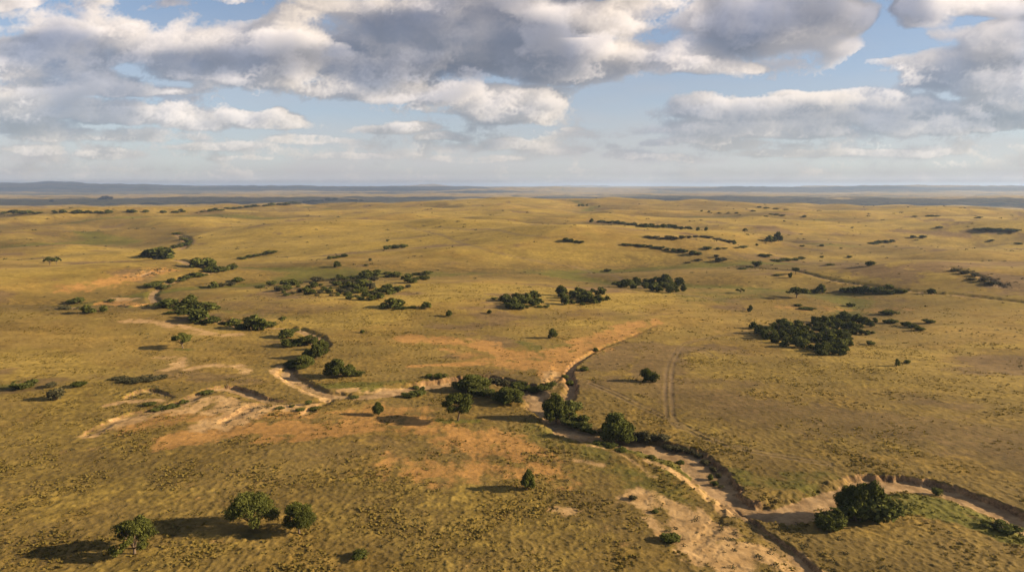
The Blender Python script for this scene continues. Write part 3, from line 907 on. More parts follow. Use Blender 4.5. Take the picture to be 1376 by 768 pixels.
S(1081, 292, 6, 3, 'fartree', 'tiny lone tree far off on the right hand plain')
S(67, 356, 13, 9, 'faracacia', 'left flat topped tree of the pair alone on the golden left slope', 'tree pair on the left slope')
S(76, 355, 11, 8, 'faracacia', 'right flat topped tree of the pair alone on the golden left slope', 'tree pair on the left slope')
S(32, 521, 27, 11, 'light', 'bright green low bush in the grass at the left edge')
S(75, 537, 22, 14, 'grey', 'grey twiggy bush on the left slope below the other scrub')
S(106, 519, 18, 7, 'shrub', 'low dark bush right of the bright green bush at the left edge')
S(70, 520, 15, 7, 'grey', 'small grey bush right of the bright green bush at the left edge')
S(118, 421, 15, 10, 'fartree', 'tree by the eroded hollow of the left valley with a shadow behind it')
S(104, 407, 20, 7, 'shrub', 'low dark bush above the eroded hollow of the left valley')
S(88, 415, 18, 6, 'grey', 'grey scrub left of the tree by the eroded hollow')
S(139, 418, 12, 8, 'shrub', 'dark bush at the left rim of the orange mound')
S(149, 405, 10, 4, 'shrub', 'small bush on top of the orange mound')
S(1261, 657, 14, 9, 'light', 'small light bush on the stream bed below the right bank')
S(1350, 713, 28, 9, 'light', 'wide light green bush on the inner bank at the right edge')
S(1328, 708, 16, 6, 'light', 'small light green bush left of the wide one on the inner bank')
S(875, 612, 10, 5, 'light', 'small bush beside the stream below the dark round tree')
S(850, 670, 14, 6, 'grey', 'small grey bush beside the upper pale eroded patch')
S(880, 688, 9, 4, 'light', 'tiny green bush on the pale eroded ground')
S(783, 277, 5, 3, 'fartree', 'one of a far pair of tiny trees on the crest of the plain', 'tiny trees on the crest')
S(778, 277, 4, 3, 'fartree', 'one of a far pair of tiny trees on the crest of the plain', 'tiny trees on the crest')
S(789, 277, 4, 3, 'fartree', 'lone tiny tree right of the pair on the crest', 'tiny trees on the crest')
S(805, 278, 3, 2, 'fartree', 'rightmost tiny tree on the crest of the plain', 'tiny trees on the crest')
S(795, 299, 6, 6, 'fartree', 'tree that heads the long tree row on its left end')
S(938, 310, 6, 5, 'fartree', 'left of two round trees past the end of the long tree row', 'two trees past the tree row')
S(949, 310, 6, 5, 'fartree', 'right of two round trees past the end of the long tree row', 'two trees past the tree row')

# --- groups whose members nothing tells apart
def many(items, kind, label, group, dz=0.0):
    r = random.Random(len(items) * 31 + items[0][0])
    for it in items:
        S(it[0] + r.uniform(-.12, .12) * it[2], it[1], it[2] * r.uniform(1.0, 1.6), it[3] * r.uniform(.65, 1.1), it[4] if len(it) > 4 else kind, label, group, dz)

many([(631, 524, 34, 26, 'bushy'), (620, 524, 22, 16), (645, 523, 22, 22, 'bushy'), (640, 529, 16, 14)], 'shrub',
     'dark green tree of the thick clump in the middle of the stream bend', 'trees of the middle stream clump')
many([(650, 530, 26, 20), (660, 532, 16, 14)], 'light', 'light green bush in front of the dark middle stream clump', 'light bushes of the stream clump')
many([(686, 540, 28, 26, 'bushy'), (694, 536, 18, 18)], 'bushy', 'green tree right of the middle stream clump standing on the near bank', 'trees right of the stream clump')
many([(673, 512, 22, 16), (660, 508, 14, 12)], 'grey', 'grey brown leafless bush under the far cut bank', 'grey bushes under the cut bank')
many([(701, 515, 20, 14), (718, 520, 18, 10), (731, 522, 16, 10), (741, 520, 10, 9)], 'shrub', 'dark bush in the shade along the foot of the far cut bank', 'bushes along the cut bank')
many([(567, 520, 8, 10), (560, 516, 7, 5), (592, 508, 14, 8), (575, 507, 12, 6)], 'shrub', 'small bush on the sand of the stream left of the middle clump', 'small bushes on the stream sand')
many([(549, 533, 20, 8), (562, 530, 16, 8), (478, 531, 10, 4)], 'light', 'low green bush along the near edge of the stream sand', 'low bushes on the near stream edge')
many([(764, 563, 18, 18), (775, 568, 24, 18), (788, 574, 20, 15), (770, 552, 20, 16), (783, 565, 16, 14), (797, 577, 14, 9)], 'light',
     'light green bush on the bank right of the tall dark stream tree', 'light bushes beside the tall stream tree')
many([(765, 512, 10, 8), (760, 505, 8, 8), (800, 470, 9, 6), (786, 497, 10, 5)], 'shrub', 'small dark bush in the narrow gully', 'bushes in the narrow gully')
many([(856, 586, 14, 12), (866, 590, 14, 14), (878, 589, 14, 12), (890, 592, 14, 10), (900, 597, 12, 9), (910, 600, 10, 8)], 'grey',
     'grey brown bush on the steep bank right of the dark round tree', 'grey bushes on the steep bank')
many([(925, 603, 12, 8), (938, 608, 11, 8), (948, 617, 10, 8), (958, 626, 9, 7), (964, 634, 8, 7), (969, 648, 7, 5)], 'grey', 'grey brown shrub on the rim of the dark bank above the big stream bend', 'shrubs on the dark bank rim')
many([(955, 637, 9, 7), (961, 645, 8, 6), (915, 616, 9, 6), (835, 605, 12, 6), (820, 598, 14, 6), (805, 595, 12, 5)], 'shrub',
     'small green bush growing at the edge of the stream bed', 'small bushes at the stream edge')
many([(1152, 693, 28, 50, 'bushy'), (1137, 690, 20, 38, 'bushy'), (1169, 693, 20, 40, 'bushy'), (1150, 699, 24, 22), (1130, 698, 18, 20), (1174, 699, 20, 20)], 'shrub',
     'dark green tree of the large clump inside the right stream bend', 'trees of the right stream clump')
many([(1186, 696, 30, 26), (1198, 692, 18, 12)], 'light', 'lighter bush at the right side of the clump inside the right bend', 'light bushes of the right clump')
many([(1113, 708, 26, 30, 'bushy'), (1101, 706, 16, 16), (1124, 708, 18, 14)], 'light', 'lighter green tree at the left end of the clump inside the right bend', 'light trees left of the right clump')
# left valley trees
many([(234, 414, 24, 17), (226, 412, 14, 12), (259, 413, 18, 14), (277, 416, 22, 14), (286, 415, 14, 11), (241, 421, 28, 9, 'shrub')], 'fartree',
     'bushy green tree along the bed of the left valley above the lone umbrella tree', 'trees along the left valley bed')
many([(271, 432, 22, 18), (288, 434, 16, 10), (264, 428, 14, 12), (312, 434, 14, 9), (302, 433, 10, 6, 'shrub')], 'fartree',
     'dark tree at the lower end of the left valley row', 'trees at the end of the left valley row')
many([(338, 442, 18, 18), (349, 443, 18, 18), (330, 441, 14, 12)], 'fartree', 'tree of the dark dense clump on the left stream', 'dense clump on the left stream')
many([(363, 437, 16, 12), (322, 441, 12, 7)], 'light', 'lighter bush beside the dense clump on the left stream', 'light bushes of the left stream')
many([(380, 434, 13, 10, 'faracacia'), (386, 453, 13, 15), (396, 446, 12, 5, 'shrub')], 'fartree', 'small tree near the upper turn of the left stream', 'small trees at the upper stream turn')
many([(394, 464, 18, 14), (404, 463, 16, 15), (418, 463, 18, 17), (430, 470, 16, 18), (437, 473, 12, 16), (425, 482, 18, 22), (412, 480, 16, 16)], 'bushy',
     'green tree of the row along the stream above its left bend', 'trees along the stream above the left bend')
many([(410, 492, 22, 20), (394, 490, 16, 16), (402, 494, 14, 8)], 'bushy', 'lighter tree at the lower end of the row above the left bend', 'light trees above the left bend')
many([(378, 548, 9, 4), (392, 546, 8, 4), (424, 548, 14, 5), (413, 543, 10, 5), (405, 551, 9, 5)], 'light', 'tiny green bush on the pale ground below the left bend', 'tiny bushes below the left bend')
many([(170, 512, 20, 6), (185, 512, 22, 7), (205, 511, 18, 6), (218, 508, 14, 5), (158, 509, 12, 6)], 'grey', 'low grey twiggy bush in the row on the left slope', 'grey bush row on the left slope')
many([(200, 545, 12, 5), (215, 548, 14, 6), (230, 546, 14, 6), (245, 538, 10, 5), (275, 526, 12, 5)], 'light', 'low bush in the shallow eroded gully of the left middle ground', 'bushes of the shallow left gully')
many([(202, 346, 18, 11, 'shrub'), (214, 348, 24, 15), (223, 347, 12, 10)], 'fartree', 'tree of the dense clump at the head of the left valley', 'clump at the left valley head')
many([(266, 359, 16, 14), (276, 359, 18, 15), (287, 361, 12, 13)], 'fartree', 'dark tree of the clump where the left valley bends', 'dark clump in the left valley')
many([(292, 363, 14, 9), (302, 364, 14, 9), (312, 362, 14, 8), (284, 364, 12, 7), (250, 373, 12, 6), (262, 371, 14, 7), (273, 369, 12, 6), (230, 379, 10, 7), (243, 376, 8, 4)], 'shrub',
     'green bush strung along the bed of the left valley', 'bushes along the upper left valley')
many([(208, 385, 14, 7), (220, 386, 14, 7), (214, 381, 10, 5)], 'light', 'light green bush in the hollow of the left valley', 'light bushes in the left hollow')
many([(326, 348, 10, 4), (336, 345, 10, 4), (345, 344, 12, 4), (356, 342, 10, 5), (366, 340, 11, 6)], 'shrub', 'bush of the thin line climbing from the left valley', 'thin bush line up the slope')
many([(287, 387, 10, 9), (321, 379, 10, 8, 'fartree'), (300, 385, 12, 6, 'grey'), (308, 383, 10, 5, 'grey')], 'fartree', 'small tree at the end of the short scrub line on the slope', 'short scrub line on the slope')
many([(236, 333, 8, 5), (243, 331, 8, 5), (250, 329, 10, 7), (254, 325, 8, 5), (248, 321, 8, 4), (242, 318, 7, 3), (236, 314, 10, 4)], 'shrub', 'bush of the winding line far up the left valley', 'winding bush line')
many([(443, 348, 7, 5), (449, 347, 7, 5), (455, 346, 7, 5), (463, 345, 8, 6)], 'shrub', 'dark bush of the short row above the central thicket', 'short row above the central thicket')
many([(521, 335, 10, 6), (530, 334, 12, 7), (540, 333, 12, 6), (546, 331, 7, 4)], 'shrub', 'dark bush of the small clump on the middle plain', 'small clump on the middle plain')
many([(517, 413, 14, 10), (526, 413, 16, 14), (534, 410, 14, 12), (512, 414, 8, 6, 'shrub')], 'fartree', 'tree of the small clump just below the central thicket', 'clump below the central thicket')
many([(543, 415, 14, 5), (553, 414, 8, 5), (572, 414, 12, 10, 'fartree')], 'shrub', 'bush right of the small clump below the central thicket', 'bushes right of the small clump')
# far rows
many([(5, 287, 6, 3), (19, 287, 8, 4), (29, 287, 7, 4), (37, 287, 8, 4), (50, 287, 9, 3), (74, 286, 5, 3), (84, 286, 7, 4), (100, 286, 6, 3), (107, 286, 8, 4), (118, 286, 5, 3), (131, 286, 7, 4), (145, 286, 7, 4), (177, 285, 9, 5), (196, 285, 8, 4), (219, 286, 6, 3), (235, 286, 9, 4), (244, 285, 5, 4), (271, 285, 5, 3)],
     'fartree', 'tiny tree in the long row across the left hand plain', 'tree row across the left plain')
many([(283, 284, 7, 3), (290, 283, 8, 4), (298, 283, 8, 3), (306, 281, 8, 4), (315, 281, 8, 3), (324, 280, 7, 3), (333, 279, 8, 3), (342, 278, 8, 3)], 'fartree', 'tiny tree in the closed row right of the long left tree row', 'closed tree row on the left plain')
many([(137, 268, 6, 3), (143, 267, 6, 4), (149, 267, 5, 3), (70, 271, 5, 3)], 'fartree', 'tree of the far clump on the shaded left plain', 'far clump on the shaded plain')
many([(357, 277, 8, 3), (366, 276, 9, 4), (375, 275, 8, 3), (384, 275, 9, 4), (393, 274, 9, 4), (402, 274, 8, 3), (412, 272, 9, 4), (421, 271, 9, 4), (430, 271, 9, 4), (440, 270, 9, 4), (449, 269, 8, 4), (471, 270, 6, 2), (478, 270, 6, 2), (485, 270, 6, 2)],
     'fartree', 'tree of the dark wooded patch far off left of the middle crest', 'far wooded patch')
many([(808, 299, 7, 4), (815, 300, 7, 4), (823, 300, 7, 4), (829, 301, 7, 5), (836, 301, 7, 4), (844, 302, 8, 4), (852, 303, 8, 4), (860, 304, 8, 5), (868, 305, 8, 5), (876, 305, 8, 6), (884, 306, 8, 6), (892, 306, 8, 6), (900, 306, 8, 6), (908, 307, 8, 5), (916, 308, 8, 4), (924, 308, 8, 4)],
     'fartree', 'tree of the long dark row across the right middle plain', 'long tree row on the right plain')
many([(760, 324, 8, 5), (767, 325, 8, 5), (774, 325, 6, 4), (781, 326, 8, 4)], 'fartree', 'dark tree of the two small clumps below the long tree row', 'small clumps below the tree row')
many([(838, 329, 8, 4), (846, 330, 8, 4), (854, 330, 8, 4), (863, 331, 9, 5), (872, 332, 9, 5), (881, 333, 9, 4), (890, 334, 9, 4), (897, 336, 8, 4), (905, 338, 9, 6), (914, 338, 8, 6), (921, 339, 9, 6), (930, 342, 10, 7), (940, 342, 10, 6)],
     'shrub', 'dark bush of the line slanting down the right middle plain', 'slanting bush line')
many([(872, 319, 9, 3), (881, 320, 9, 4), (890, 321, 9, 4), (899, 321, 10, 6), (908, 322, 11, 7), (917, 321, 10, 5), (926, 320, 9, 4), (935, 319, 9, 4), (944, 319, 9, 4), (953, 320, 9, 4), (962, 322, 9, 4), (972, 324, 9, 4), (980, 326, 8, 4)],
     'grey', 'grey bush of the scrub patch on the right middle plain', 'grey scrub patch')
many([(951, 335, 11, 5), (965, 335, 6, 3), (975, 334, 7, 2), (999, 333, 9, 4), (990, 333, 8, 2), (1017, 330, 4, 3)], 'shrub', 'small dark bush strung out right of the slanting bush line', 'strung out bushes')
many([(966, 352, 9, 8), (973, 350, 8, 5), (963, 346, 6, 6), (940, 350, 9, 3), (925, 353, 7, 2)], 'grey', 'scrubby bush on the pale ridge of the right plain', 'bushes on the pale ridge')
many([(1028, 345, 13, 6), (1047, 351, 12, 5), (1057, 350, 12, 6), (1068, 350, 12, 6), (1076, 348, 9, 4), (1104, 346, 5, 3), (1141, 346, 6, 4), (1116, 356, 9, 3), (1105, 331, 7, 4), (1078, 331, 5, 2), (1130, 334, 4, 2)], 'shrub', 'dark bush on the bare strip of the right plain', 'bushes on the bare strip')
many([(1017, 358, 11, 8), (1008, 359, 9, 4), (996, 362, 12, 4), (1044, 370, 8, 3)], 'shrub', 'bush at the head of the long dark gully', 'bushes at the gully head')
many([(1136, 392, 12, 7), (1145, 392, 12, 9), (1154, 393, 13, 10), (1163, 394, 13, 11), (1173, 394, 12, 9), (1183, 394, 12, 8), (1193, 394, 11, 6), (1203, 393, 9, 6), (1212, 393, 9, 5), (1192, 386, 10, 7)], 'fartree', 'grey green tree of the strip of wood beside the gully', 'strip of wood beside the gully')
many([(1072, 411, 10, 3), (1082, 415, 10, 4), (1090, 416, 9, 4)], 'shrub', 'low bush of the scattered trio behind the right thicket', 'scattered trio behind the thicket')
many([(1191, 434, 9, 5), (1200, 434, 10, 6), (1218, 438, 10, 6), (1226, 440, 10, 6), (1236, 444, 9, 5), (1156, 449, 9, 7), (1165, 450, 8, 7), (1173, 448, 8, 5)], 'shrub', 'dark bush scattered off the right end of the large thicket', 'bushes off the right thicket')
many([(1174, 328, 9, 3), (1182, 327, 9, 4), (1191, 326, 8, 3), (1199, 325, 7, 3), (1229, 291, 4, 2), (1247, 291, 4, 3), (1252, 291, 4, 2), (1258, 291, 4, 2), (1262, 306, 5, 3), (1226, 319, 5, 3), (1240, 319, 7, 3), (1332, 324, 6, 2), (1370, 328, 6, 2), (1315, 293, 5, 2)], 'fartree', 'tiny dark tree dotted over the far right plain', 'dotted trees of the far right plain')
many([(1318, 309, 10, 3), (1330, 309, 12, 4), (1342, 310, 12, 5), (1354, 310, 12, 4), (1366, 311, 12, 4)], 'shrub', 'dark bush of the flat scrub strip at the far right', 'flat scrub strip at the far right')
many([(1029, 291, 5, 2), (1036, 288, 5, 2), (1044, 289, 6, 2), (1052, 290, 6, 2), (1012, 284, 5, 2), (1020, 279, 6, 2), (1030, 280, 6, 2), (1042, 281, 6, 2), (1055, 282, 6, 2), (943, 284, 3, 2), (953, 285, 3, 2), (966, 287, 4, 2), (978, 287, 4, 2), (990, 287, 5, 2)], 'fartree', 'tiny tree dotted along the crest right of the middle', 'dotted trees of the right crest')
many([(1285, 364, 12, 4), (1298, 368, 12, 4), (1310, 371, 12, 5), (1322, 378, 12, 5), (1330, 382, 10, 4), (1308, 376, 8, 4)], 'grey', 'grey bush in the short gully at the right edge', 'grey bushes of the short gully')


# --- thickets: bushes packed over an outlined patch of ground
def inside(px, py, poly):
    c = False
    for i in range(len(poly)):
        x1, y1 = poly[i]; x2, y2 = poly[i - 1]
        if (y1 > py) != (y2 > py) and px < (x2 - x1) * (py - y1) / (y2 - y1) + x1:
            c = not c
    return c


def thicket(poly, n, w, h, kinds, label, group, seed, holes=()):
    r = random.Random(seed)
    xs = [p[0] for p in poly]; ys = [p[1] for p in poly]
    got = []
    for tr in range(n * 400):
        if len(got) >= n:
            break
        px, py = r.uniform(min(xs), max(xs)), r.uniform(min(ys), max(ys))
        if not inside(px, py, poly) or any(inside(px, py, q) for q in holes):
            continue
        sep = 1.0 - .55 * tr / (n * 400)
        if any(((px - a) / (w * .62 * sep)) ** 2 + ((py - b) / (w * .24 * sep)) ** 2 < 1 for a, b in got):
            continue
        got.append((px, py))
    for px, py in got:
        k = r.choice(kinds)  # bushes also take tree shapes, and with them the tree name
        f = .5 + .85 * r.random() ** 1.3
        S(px, py + h * .25, w * f, h * f * (.85 + .3 * r.random()), k, label, group)


thicket([(366, 388), (385, 381), (434, 374), (470, 371), (505, 369), (507, 374), (492, 384), (520, 386), (558, 383), (548, 374), (512, 370), (545, 370), (556, 382), (520, 396), (508, 402), (477, 401), (430, 396), (405, 396), (372, 391)], 74, 14, 7,
        ['shrub', 'grey', 'fartree', 'fartree'], 'olive green bush packed in the large central thicket of shrub and tree shapes', 'bushes of the central thicket', 31)
many([(365, 383, 9, 7), (349, 387, 10, 4), (385, 397, 8, 6), (562, 375, 10, 6), (570, 376, 11, 8), (572, 369, 14, 6), (560, 369, 10, 3), (520, 368, 10, 4), (533, 369, 10, 4), (505, 367, 8, 6)], 'shrub', 'bush loosely scattered round the central thicket', 'bushes round the central thicket')
thicket([(672, 404), (685, 398), (720, 397), (733, 404), (722, 410), (690, 415), (674, 411)], 22, 13, 9, ['fartree', 'fartree', 'shrub'], 'dark bush packed in the left of the two neighbouring middle thickets of shrub and tree shapes', 'bushes of the left middle thicket', 32)
many([(725, 413, 10, 4), (734, 413, 8, 4), (664, 402, 10, 4)], 'shrub', 'low bush at the edge of the left middle thicket', 'bushes beside the left middle thicket')
thicket([(745, 396), (775, 390), (800, 388), (820, 396), (818, 402), (785, 408), (760, 408)], 24, 13, 9.5, ['fartree', 'fartree', 'shrub'], 'dark bush packed in the right of the two neighbouring middle thickets of shrub and tree shapes', 'bushes of the right middle thicket', 33)
thicket([(824, 380), (850, 377), (885, 376), (925, 382), (922, 388), (900, 391), (870, 388), (835, 384)], 26, 14, 10, ['fartree', 'fartree', 'shrub'], 'dark tree packed in the narrow upper middle thicket', 'trees of the upper middle thicket', 34)
thicket([(1003, 437), (1030, 442), (1047, 436), (1080, 436), (1098, 430), (1130, 428), (1178, 430), (1174, 436), (1150, 440), (1146, 455), (1134, 465), (1138, 475), (1112, 476), (1078, 468), (1048, 462), (1030, 452), (1012, 442)], 92, 14.5, 10,
        ['fartree', 'bushy', 'fartree', 'light', 'bushy'], 'dark green bush packed in the large thicket of shrub and tree shapes on the right slope', 'bushes of the right thicket', 35)

plant_all()

# ------------------------------------------------------------------ daylight
SUN_EL, SUN_AZ = R(19), R(93)          # azimuth from the view axis towards the right
sd = Vector((math.sin(SUN_AZ) * math.cos(SUN_EL), math.cos(SUN_AZ) * math.cos(SUN_EL), math.sin(SUN_EL)))
world = bpy.data.worlds.new('World'); scene.world = world; world.use_nodes = True
wn = world.node_tree; wn.nodes.clear(); T = NT(wn)
sk = T.node('ShaderNodeTexSky', sky_type='NISHITA')
sk.sun_disc = False; sk.sun_elevation = SUN_EL; sk.sun_rotation = SUN_AZ
sk.altitude = 1600; sk.air_density = 1.0; sk.dust_density = .8; sk.ozone_density = 2.6
bg = T.node('ShaderNodeBackground'); bg.inputs[1].default_value = .045
T.put(bg.inputs[0], sk.outputs[0])
wo = T.node('ShaderNodeOutputWorld'); T.put(wo.inputs[0], bg.outputs[0])
sl = bpy.data.lights.new('sun', 'SUN'); so = bpy.data.objects.new('sun', sl); COL.objects.link(so)
sl.energy = 5.0; sl.angle = R(.5); sl.color = (1.0, .805, .545)
so.rotation_euler = (-sd).to_track_quat('-Z', 'Y').to_euler()


# ------------------------------------------------------------------ sky dome: broken cumulus, worked out as a lit volume
# each bank of cloud: bearing and height of its middle in tenths of a degree-like units (survey), half sizes, weight
BANKS = [
    # the great grey bank overhead
    (330, 88, 150, 42, 1.15), (200, 120, 110, 20, .8), (470, 105, 130, 40, 1.2), (600, 70, 130, 60, 1.25), (560, 128, 130, 14, .8), (720, 45, 150, 70, 1.3), (760, 95, 110, 28, 1.1), (880, 55, 130, 60, 1.2),
    (1010, 40, 110, 50, 1.05), (1090, 30, 70, 50, .9), (920, 100, 60, 12, .6), (430, 60, 60, 30, .8), (690, -30, 300, 50, 1.1), (480, 10, 80, 22, .8), (320, 5, 60, 14, .7),
    # left side
    (70, 75, 100, 40, 1.1), (60, 118, 110, 22, 1.0), (190, 128, 60, 10, .8), (140, 50, 70, 24, .8), (60, 12, 100, 14, .7), (245, 20, 50, 12, .6), (-60, 90, 80, 50, 1.0),
    (75, 150, 110, 17, 1.15), (170, 160, 60, 13, 1.1), (285, 160, 58, 19, 1.35), (375, 168, 48, 13, 1.1), (55, 203, 36, 7, .95), (155, 206, 42, 7, .95), (30, 172, 60, 12, .9), (110, 185, 80, 8, .7), (300, 196, 60, 6, .7), (420, 190, 60, 7, .8), (480, 210, 50, 5, .7), (330, 212, 40, 4, .6), (250, 132, 22, 4, .7), (230, 182, 60, 8, .5),
    # centre, low
    (690, 150, 62, 26, 1.0), (735, 160, 26, 12, .7), (620, 145, 60, 16, .7), (600, 188, 36, 6, 1.0), (690, 198, 48, 8, 1.05), (540, 175, 60, 7, .8), (840, 212, 30, 7, 1.0), (878, 195, 22, 5, 1.0), (770, 172, 14, 4, .8), (640, 215, 60, 5, .7), (760, 205, 40, 5, .7), (900, 215, 60, 5, .6), (820, 180, 50, 8, .55), (1060, 208, 70, 6, .9), (1200, 205, 80, 6, .7), (940, 190, 40, 6, .8),
    # right bank
    (960, 150, 66, 22, 1.0), (1050, 158, 90, 24, 1.1), (1140, 150, 100, 24, 1.1), (1240, 165, 90, 22, 1.0), (1010, 178, 120, 12, .9), (1330, 175, 50, 8, .6), (1120, 135, 40, 14, .7), (1000, 198, 70, 6, .4),
    # upper right
    (1200, 95, 70, 14, .9), (1290, 75, 90, 24, 1.0), (1350, 105, 80, 34, 1.2), (1260, 118, 90, 18, 1.1), (1400, 140, 80, 30, 1.1), (1330, 145, 50, 16, .8), (1340, 15, 70, 26, 1.05), (1205, 35, 34, 22, .8), (1245, 18, 40, 16, .7), (1280, 48, 40, 7, .5), (1150, 108, 30, 8, .5),
    (1003, 97, 20, 8, .75), (815, 118, 24, 5, .5), (1460, 60, 80, 70, 1.0),
]


# blue gaps between the banks
GAPS = [(50, 40, 60, 14, .9), (205, 4, 34, 10, .9), (262, 6, 30, 10, .6), (195, 104, 44, 10, .9), (255, 118, 34, 7, .8), (350, 146, 70, 8, 1.0), (480, 158, 70, 9, .8), (818, 8, 16, 10, 1.0), (1190, 74, 60, 12, 1.0), (1140, 98, 40, 16, .9), (960, 122, 110, 11, .7),
        (1110, 118, 60, 10, .8), (820, 150, 60, 26, .55), (1170, 45, 16, 30, .7), (1140, 10, 24, 14, .8), (860, 130, 60, 10, .4), (1275, 38, 30, 5, .5), (560, 222, 500, 12, .25), (1240, 128, 40, 4, .4)]


def build_sky():
    h0, S0 = 250.0, 930.0            # horizon row and scale of the survey
    az = np.concatenate([np.arange(-180, -62, 2.0), np.arange(-62, -41.1, .25), np.arange(-41, 41.01, .082), np.arange(41.25, 62, .25), np.arange(62, 180, 2.0)]) * R(1)
    # rows below the horizon to overhead; cloud volume only where clouds stand in front of the view
    el = np.concatenate([np.linspace(-3, -.35, 4), np.arange(-.3, 18.0, .075), np.linspace(18.3, 32, 34), np.linspace(34, 89.5, 26)]) * R(1)
    na, ne = len(az), len(el)
    U = 688 + S0 * np.tan(np.clip(az, R(-66), R(66)))
    A, E = np.meshgrid(np.clip(az, R(-66), R(66)), el)
    u = np.broadcast_to(U[None], A.shape).astype(np.float32)
    v = (h0 - S0 * np.tan(E) / np.cos(A)).astype(np.float32)          # survey row (negative above the picture)
    v = np.maximum(v, -700)
    below = np.clip((h0 - v) / 250, 0.01, 3)
    # cloud cells look finer towards the horizon
    f = (.34 + .66 * np.clip(below, 0, 1)).astype(np.float32)
    su, sv = u * np.float32(1), v * np.float32(1.0)
    # coverage from the surveyed banks, flat underneath, ragged outline
    wx = np.float32(20) * f; w1 = perlin3(su / 90, sv / 60, 0 * su, 2) ; w2 = perlin3(su / 90, sv / 60, 0 * su, 3)
    w3 = perlin3(su / 30, sv / 22, 0 * su, 4); w4 = perlin3(su / 30, sv / 22, 0 * su, 5)
    uu, v2 = u + wx * (1.3 * w1 + .5 * w3), v + wx * (.6 * w2 + .3 * w4)
    cov = np.zeros_like(u)
    for (cx, cy, rx, ry, k) in BANKS:
        dy = (v2 - cy); q = ((uu - cx) / (rx * 1.25)) ** 2 + np.where(dy > 0, dy / (ry * .85), dy / (ry * 1.35)) ** 2
        g = min(k, 1.0 if ry > 9 else .78) * np.clip(1.15 - q, -.6, .70)
        cov = np.maximum(cov, g) + .18 * np.minimum(np.maximum(cov, 0), np.maximum(g, 0))
    for (cx, cy, rx, ry, k) in GAPS:
        cov = cov - k * np.exp(-((uu - cx) / rx) ** 2 - ((v2 - cy) / ry) ** 2)
    out = np.maximum(sstep(-25, -160, v), sstep(720, 860, np.abs(u - 688)))   # beyond the picture: scattered fair-weather cloud
    gen = np.clip(.35 + 1.5 * w1, -.6, 1.2)
    cov = cov * (1 - out) + out * gen
    NW = 19
    wz = np.linspace(-1, 1, NW).astype(np.float32)
    D = np.zeros((ne, na, NW), np.float32)
    act = np.nonzero((cov > -.42).ravel())[0]
    Df = D.reshape(-1, NW)
    su_, sv_, cv_, f_ = su.ravel()[act], sv.ravel()[act], cov.ravel()[act], f.ravel()[act]
    lo = np.clip((f_ - .34) / .5, 0, 1); hi = 1.65 - .85 * lo
    for k in range(NW):
        c = np.full_like(su_, np.float32(wz[k] * 70))
        n = perlin3(su_ / 150, sv_ / 54, c / 80, 11) * (.62 * lo)
        n += perlin3(su_ / 74, sv_ / 30, c / 40, 12) * (.22 + .34 * lo)
        n += perlin3(su_ / 33, sv_ / 17, c / 20, 13) * (.34 * hi)
        n += (.42 - np.abs(perlin3(su_ / 14, sv_ / 10, c / 10, 14))) * (.30 * hi)
        n += (.42 - np.abs(perlin3(su_ / 7.2, sv_ / 5.4, c / 5, 15))) * (.17 * hi)
        n += perlin3(su_ / 3.4, sv_ / 2.7, c / 3, 16) * (.10 * hi)
        d = cv_ * .95 - .50 * wz[k] ** 2 - .46 + n * 1.5
        Df[act, k] = np.clip(d * 1.75, 0, 1)
    # light from the sun: sweep from the right, from above and from the viewer's side
    OD = np.zeros_like(D)
    prev = np.zeros((ne, NW), np.float32)
    prow = np.zeros((ne, NW), np.float32)
    step_u = np.gradient(U)
    fr = f.mean(1)[:, None]
    for i in range(na - 1, -1, -1):
        du = float(abs(step_u[i])) if abs(az[i]) < R(60) else 8.0
        p = prev
        # rows: el grows with index, the sun is above: take optical depth from a little higher
        up = np.empty_like(p); up[:-1] = p[1:]; up[-1] = p[-1]
        a = np.clip(.40 * du / 1.2, 0, 1)
        p = p * (1 - a) + up * a
        fw = np.empty_like(p); fw[:, 1:] = p[:, :-1]; fw[:, 0] = 0      # nearer slice
        b = np.clip(.055 * du / 1.2, 0, .9)
        p = p * (1 - b) + fw * b
        prev = p * (1 - np.clip(.011 * du, 0, .6)) + D[:, i, :] * (du / (fr * 21.0))
        OD[:, i, :] = p
    # sky light from above: optical depth accumulated downwards
    AO = np.zeros_like(D)
    acc = np.zeros((na, NW), np.float32)
    for j in range(ne - 1, -1, -1):
        dv = min(float(abs(el[min(j + 1, ne - 1)] - el[max(j - 1, 0)])) * .5 * S0, 4.0)
        acc = acc * (1 - .012 * dv / 1.2 / float(fr[j, 0]) * .6) + D[j] * (dv / (float(fr[j, 0]) * 26.0))
        AO[j] = acc
    Tv = np.ones((ne, na), np.float32); Ls = np.zeros_like(Tv); La = np.zeros_like(Tv)
    for k in range(NW):
        tau = D[:, :, k] * 7.5 * (2.0 / NW) * 1.6
        al = 1 - np.exp(-tau)
        s = .74 * np.exp(-OD[:, :, k] * 1.15) + .26 * np.exp(-OD[:, :, k] * .25)
        edge = .55 + .45 * np.clip(1 - D[:, :, k] * .6, 0, 1)
        Ls += Tv * al * s * (1.35 - .5 * edge)
        La += Tv * al * (.25 + .75 * np.exp(-AO[:, :, k] * .55))
        Tv *= 1 - al
    alpha = 1 - Tv
    # other banks out of the picture shade whole stretches
    shade = .30 + .70 * sstep(-.32, .22, perlin3(su / 210, sv / 75, 0 * su, 31) + .45 * perlin3(su / 80, sv / 42, 0 * su, 32) - .25 * (v < 60) * sstep(520, 640, u) * sstep(900, 780, u) + .22 * sstep(110, 150, v))
    Ls *= shade
    Ls /= np.maximum(alpha, 1e-3); La /= np.maximum(alpha, 1e-3)
    # no cloud in front of the sun, none below the horizon
    Af, Ef = np.meshgrid(az, el)
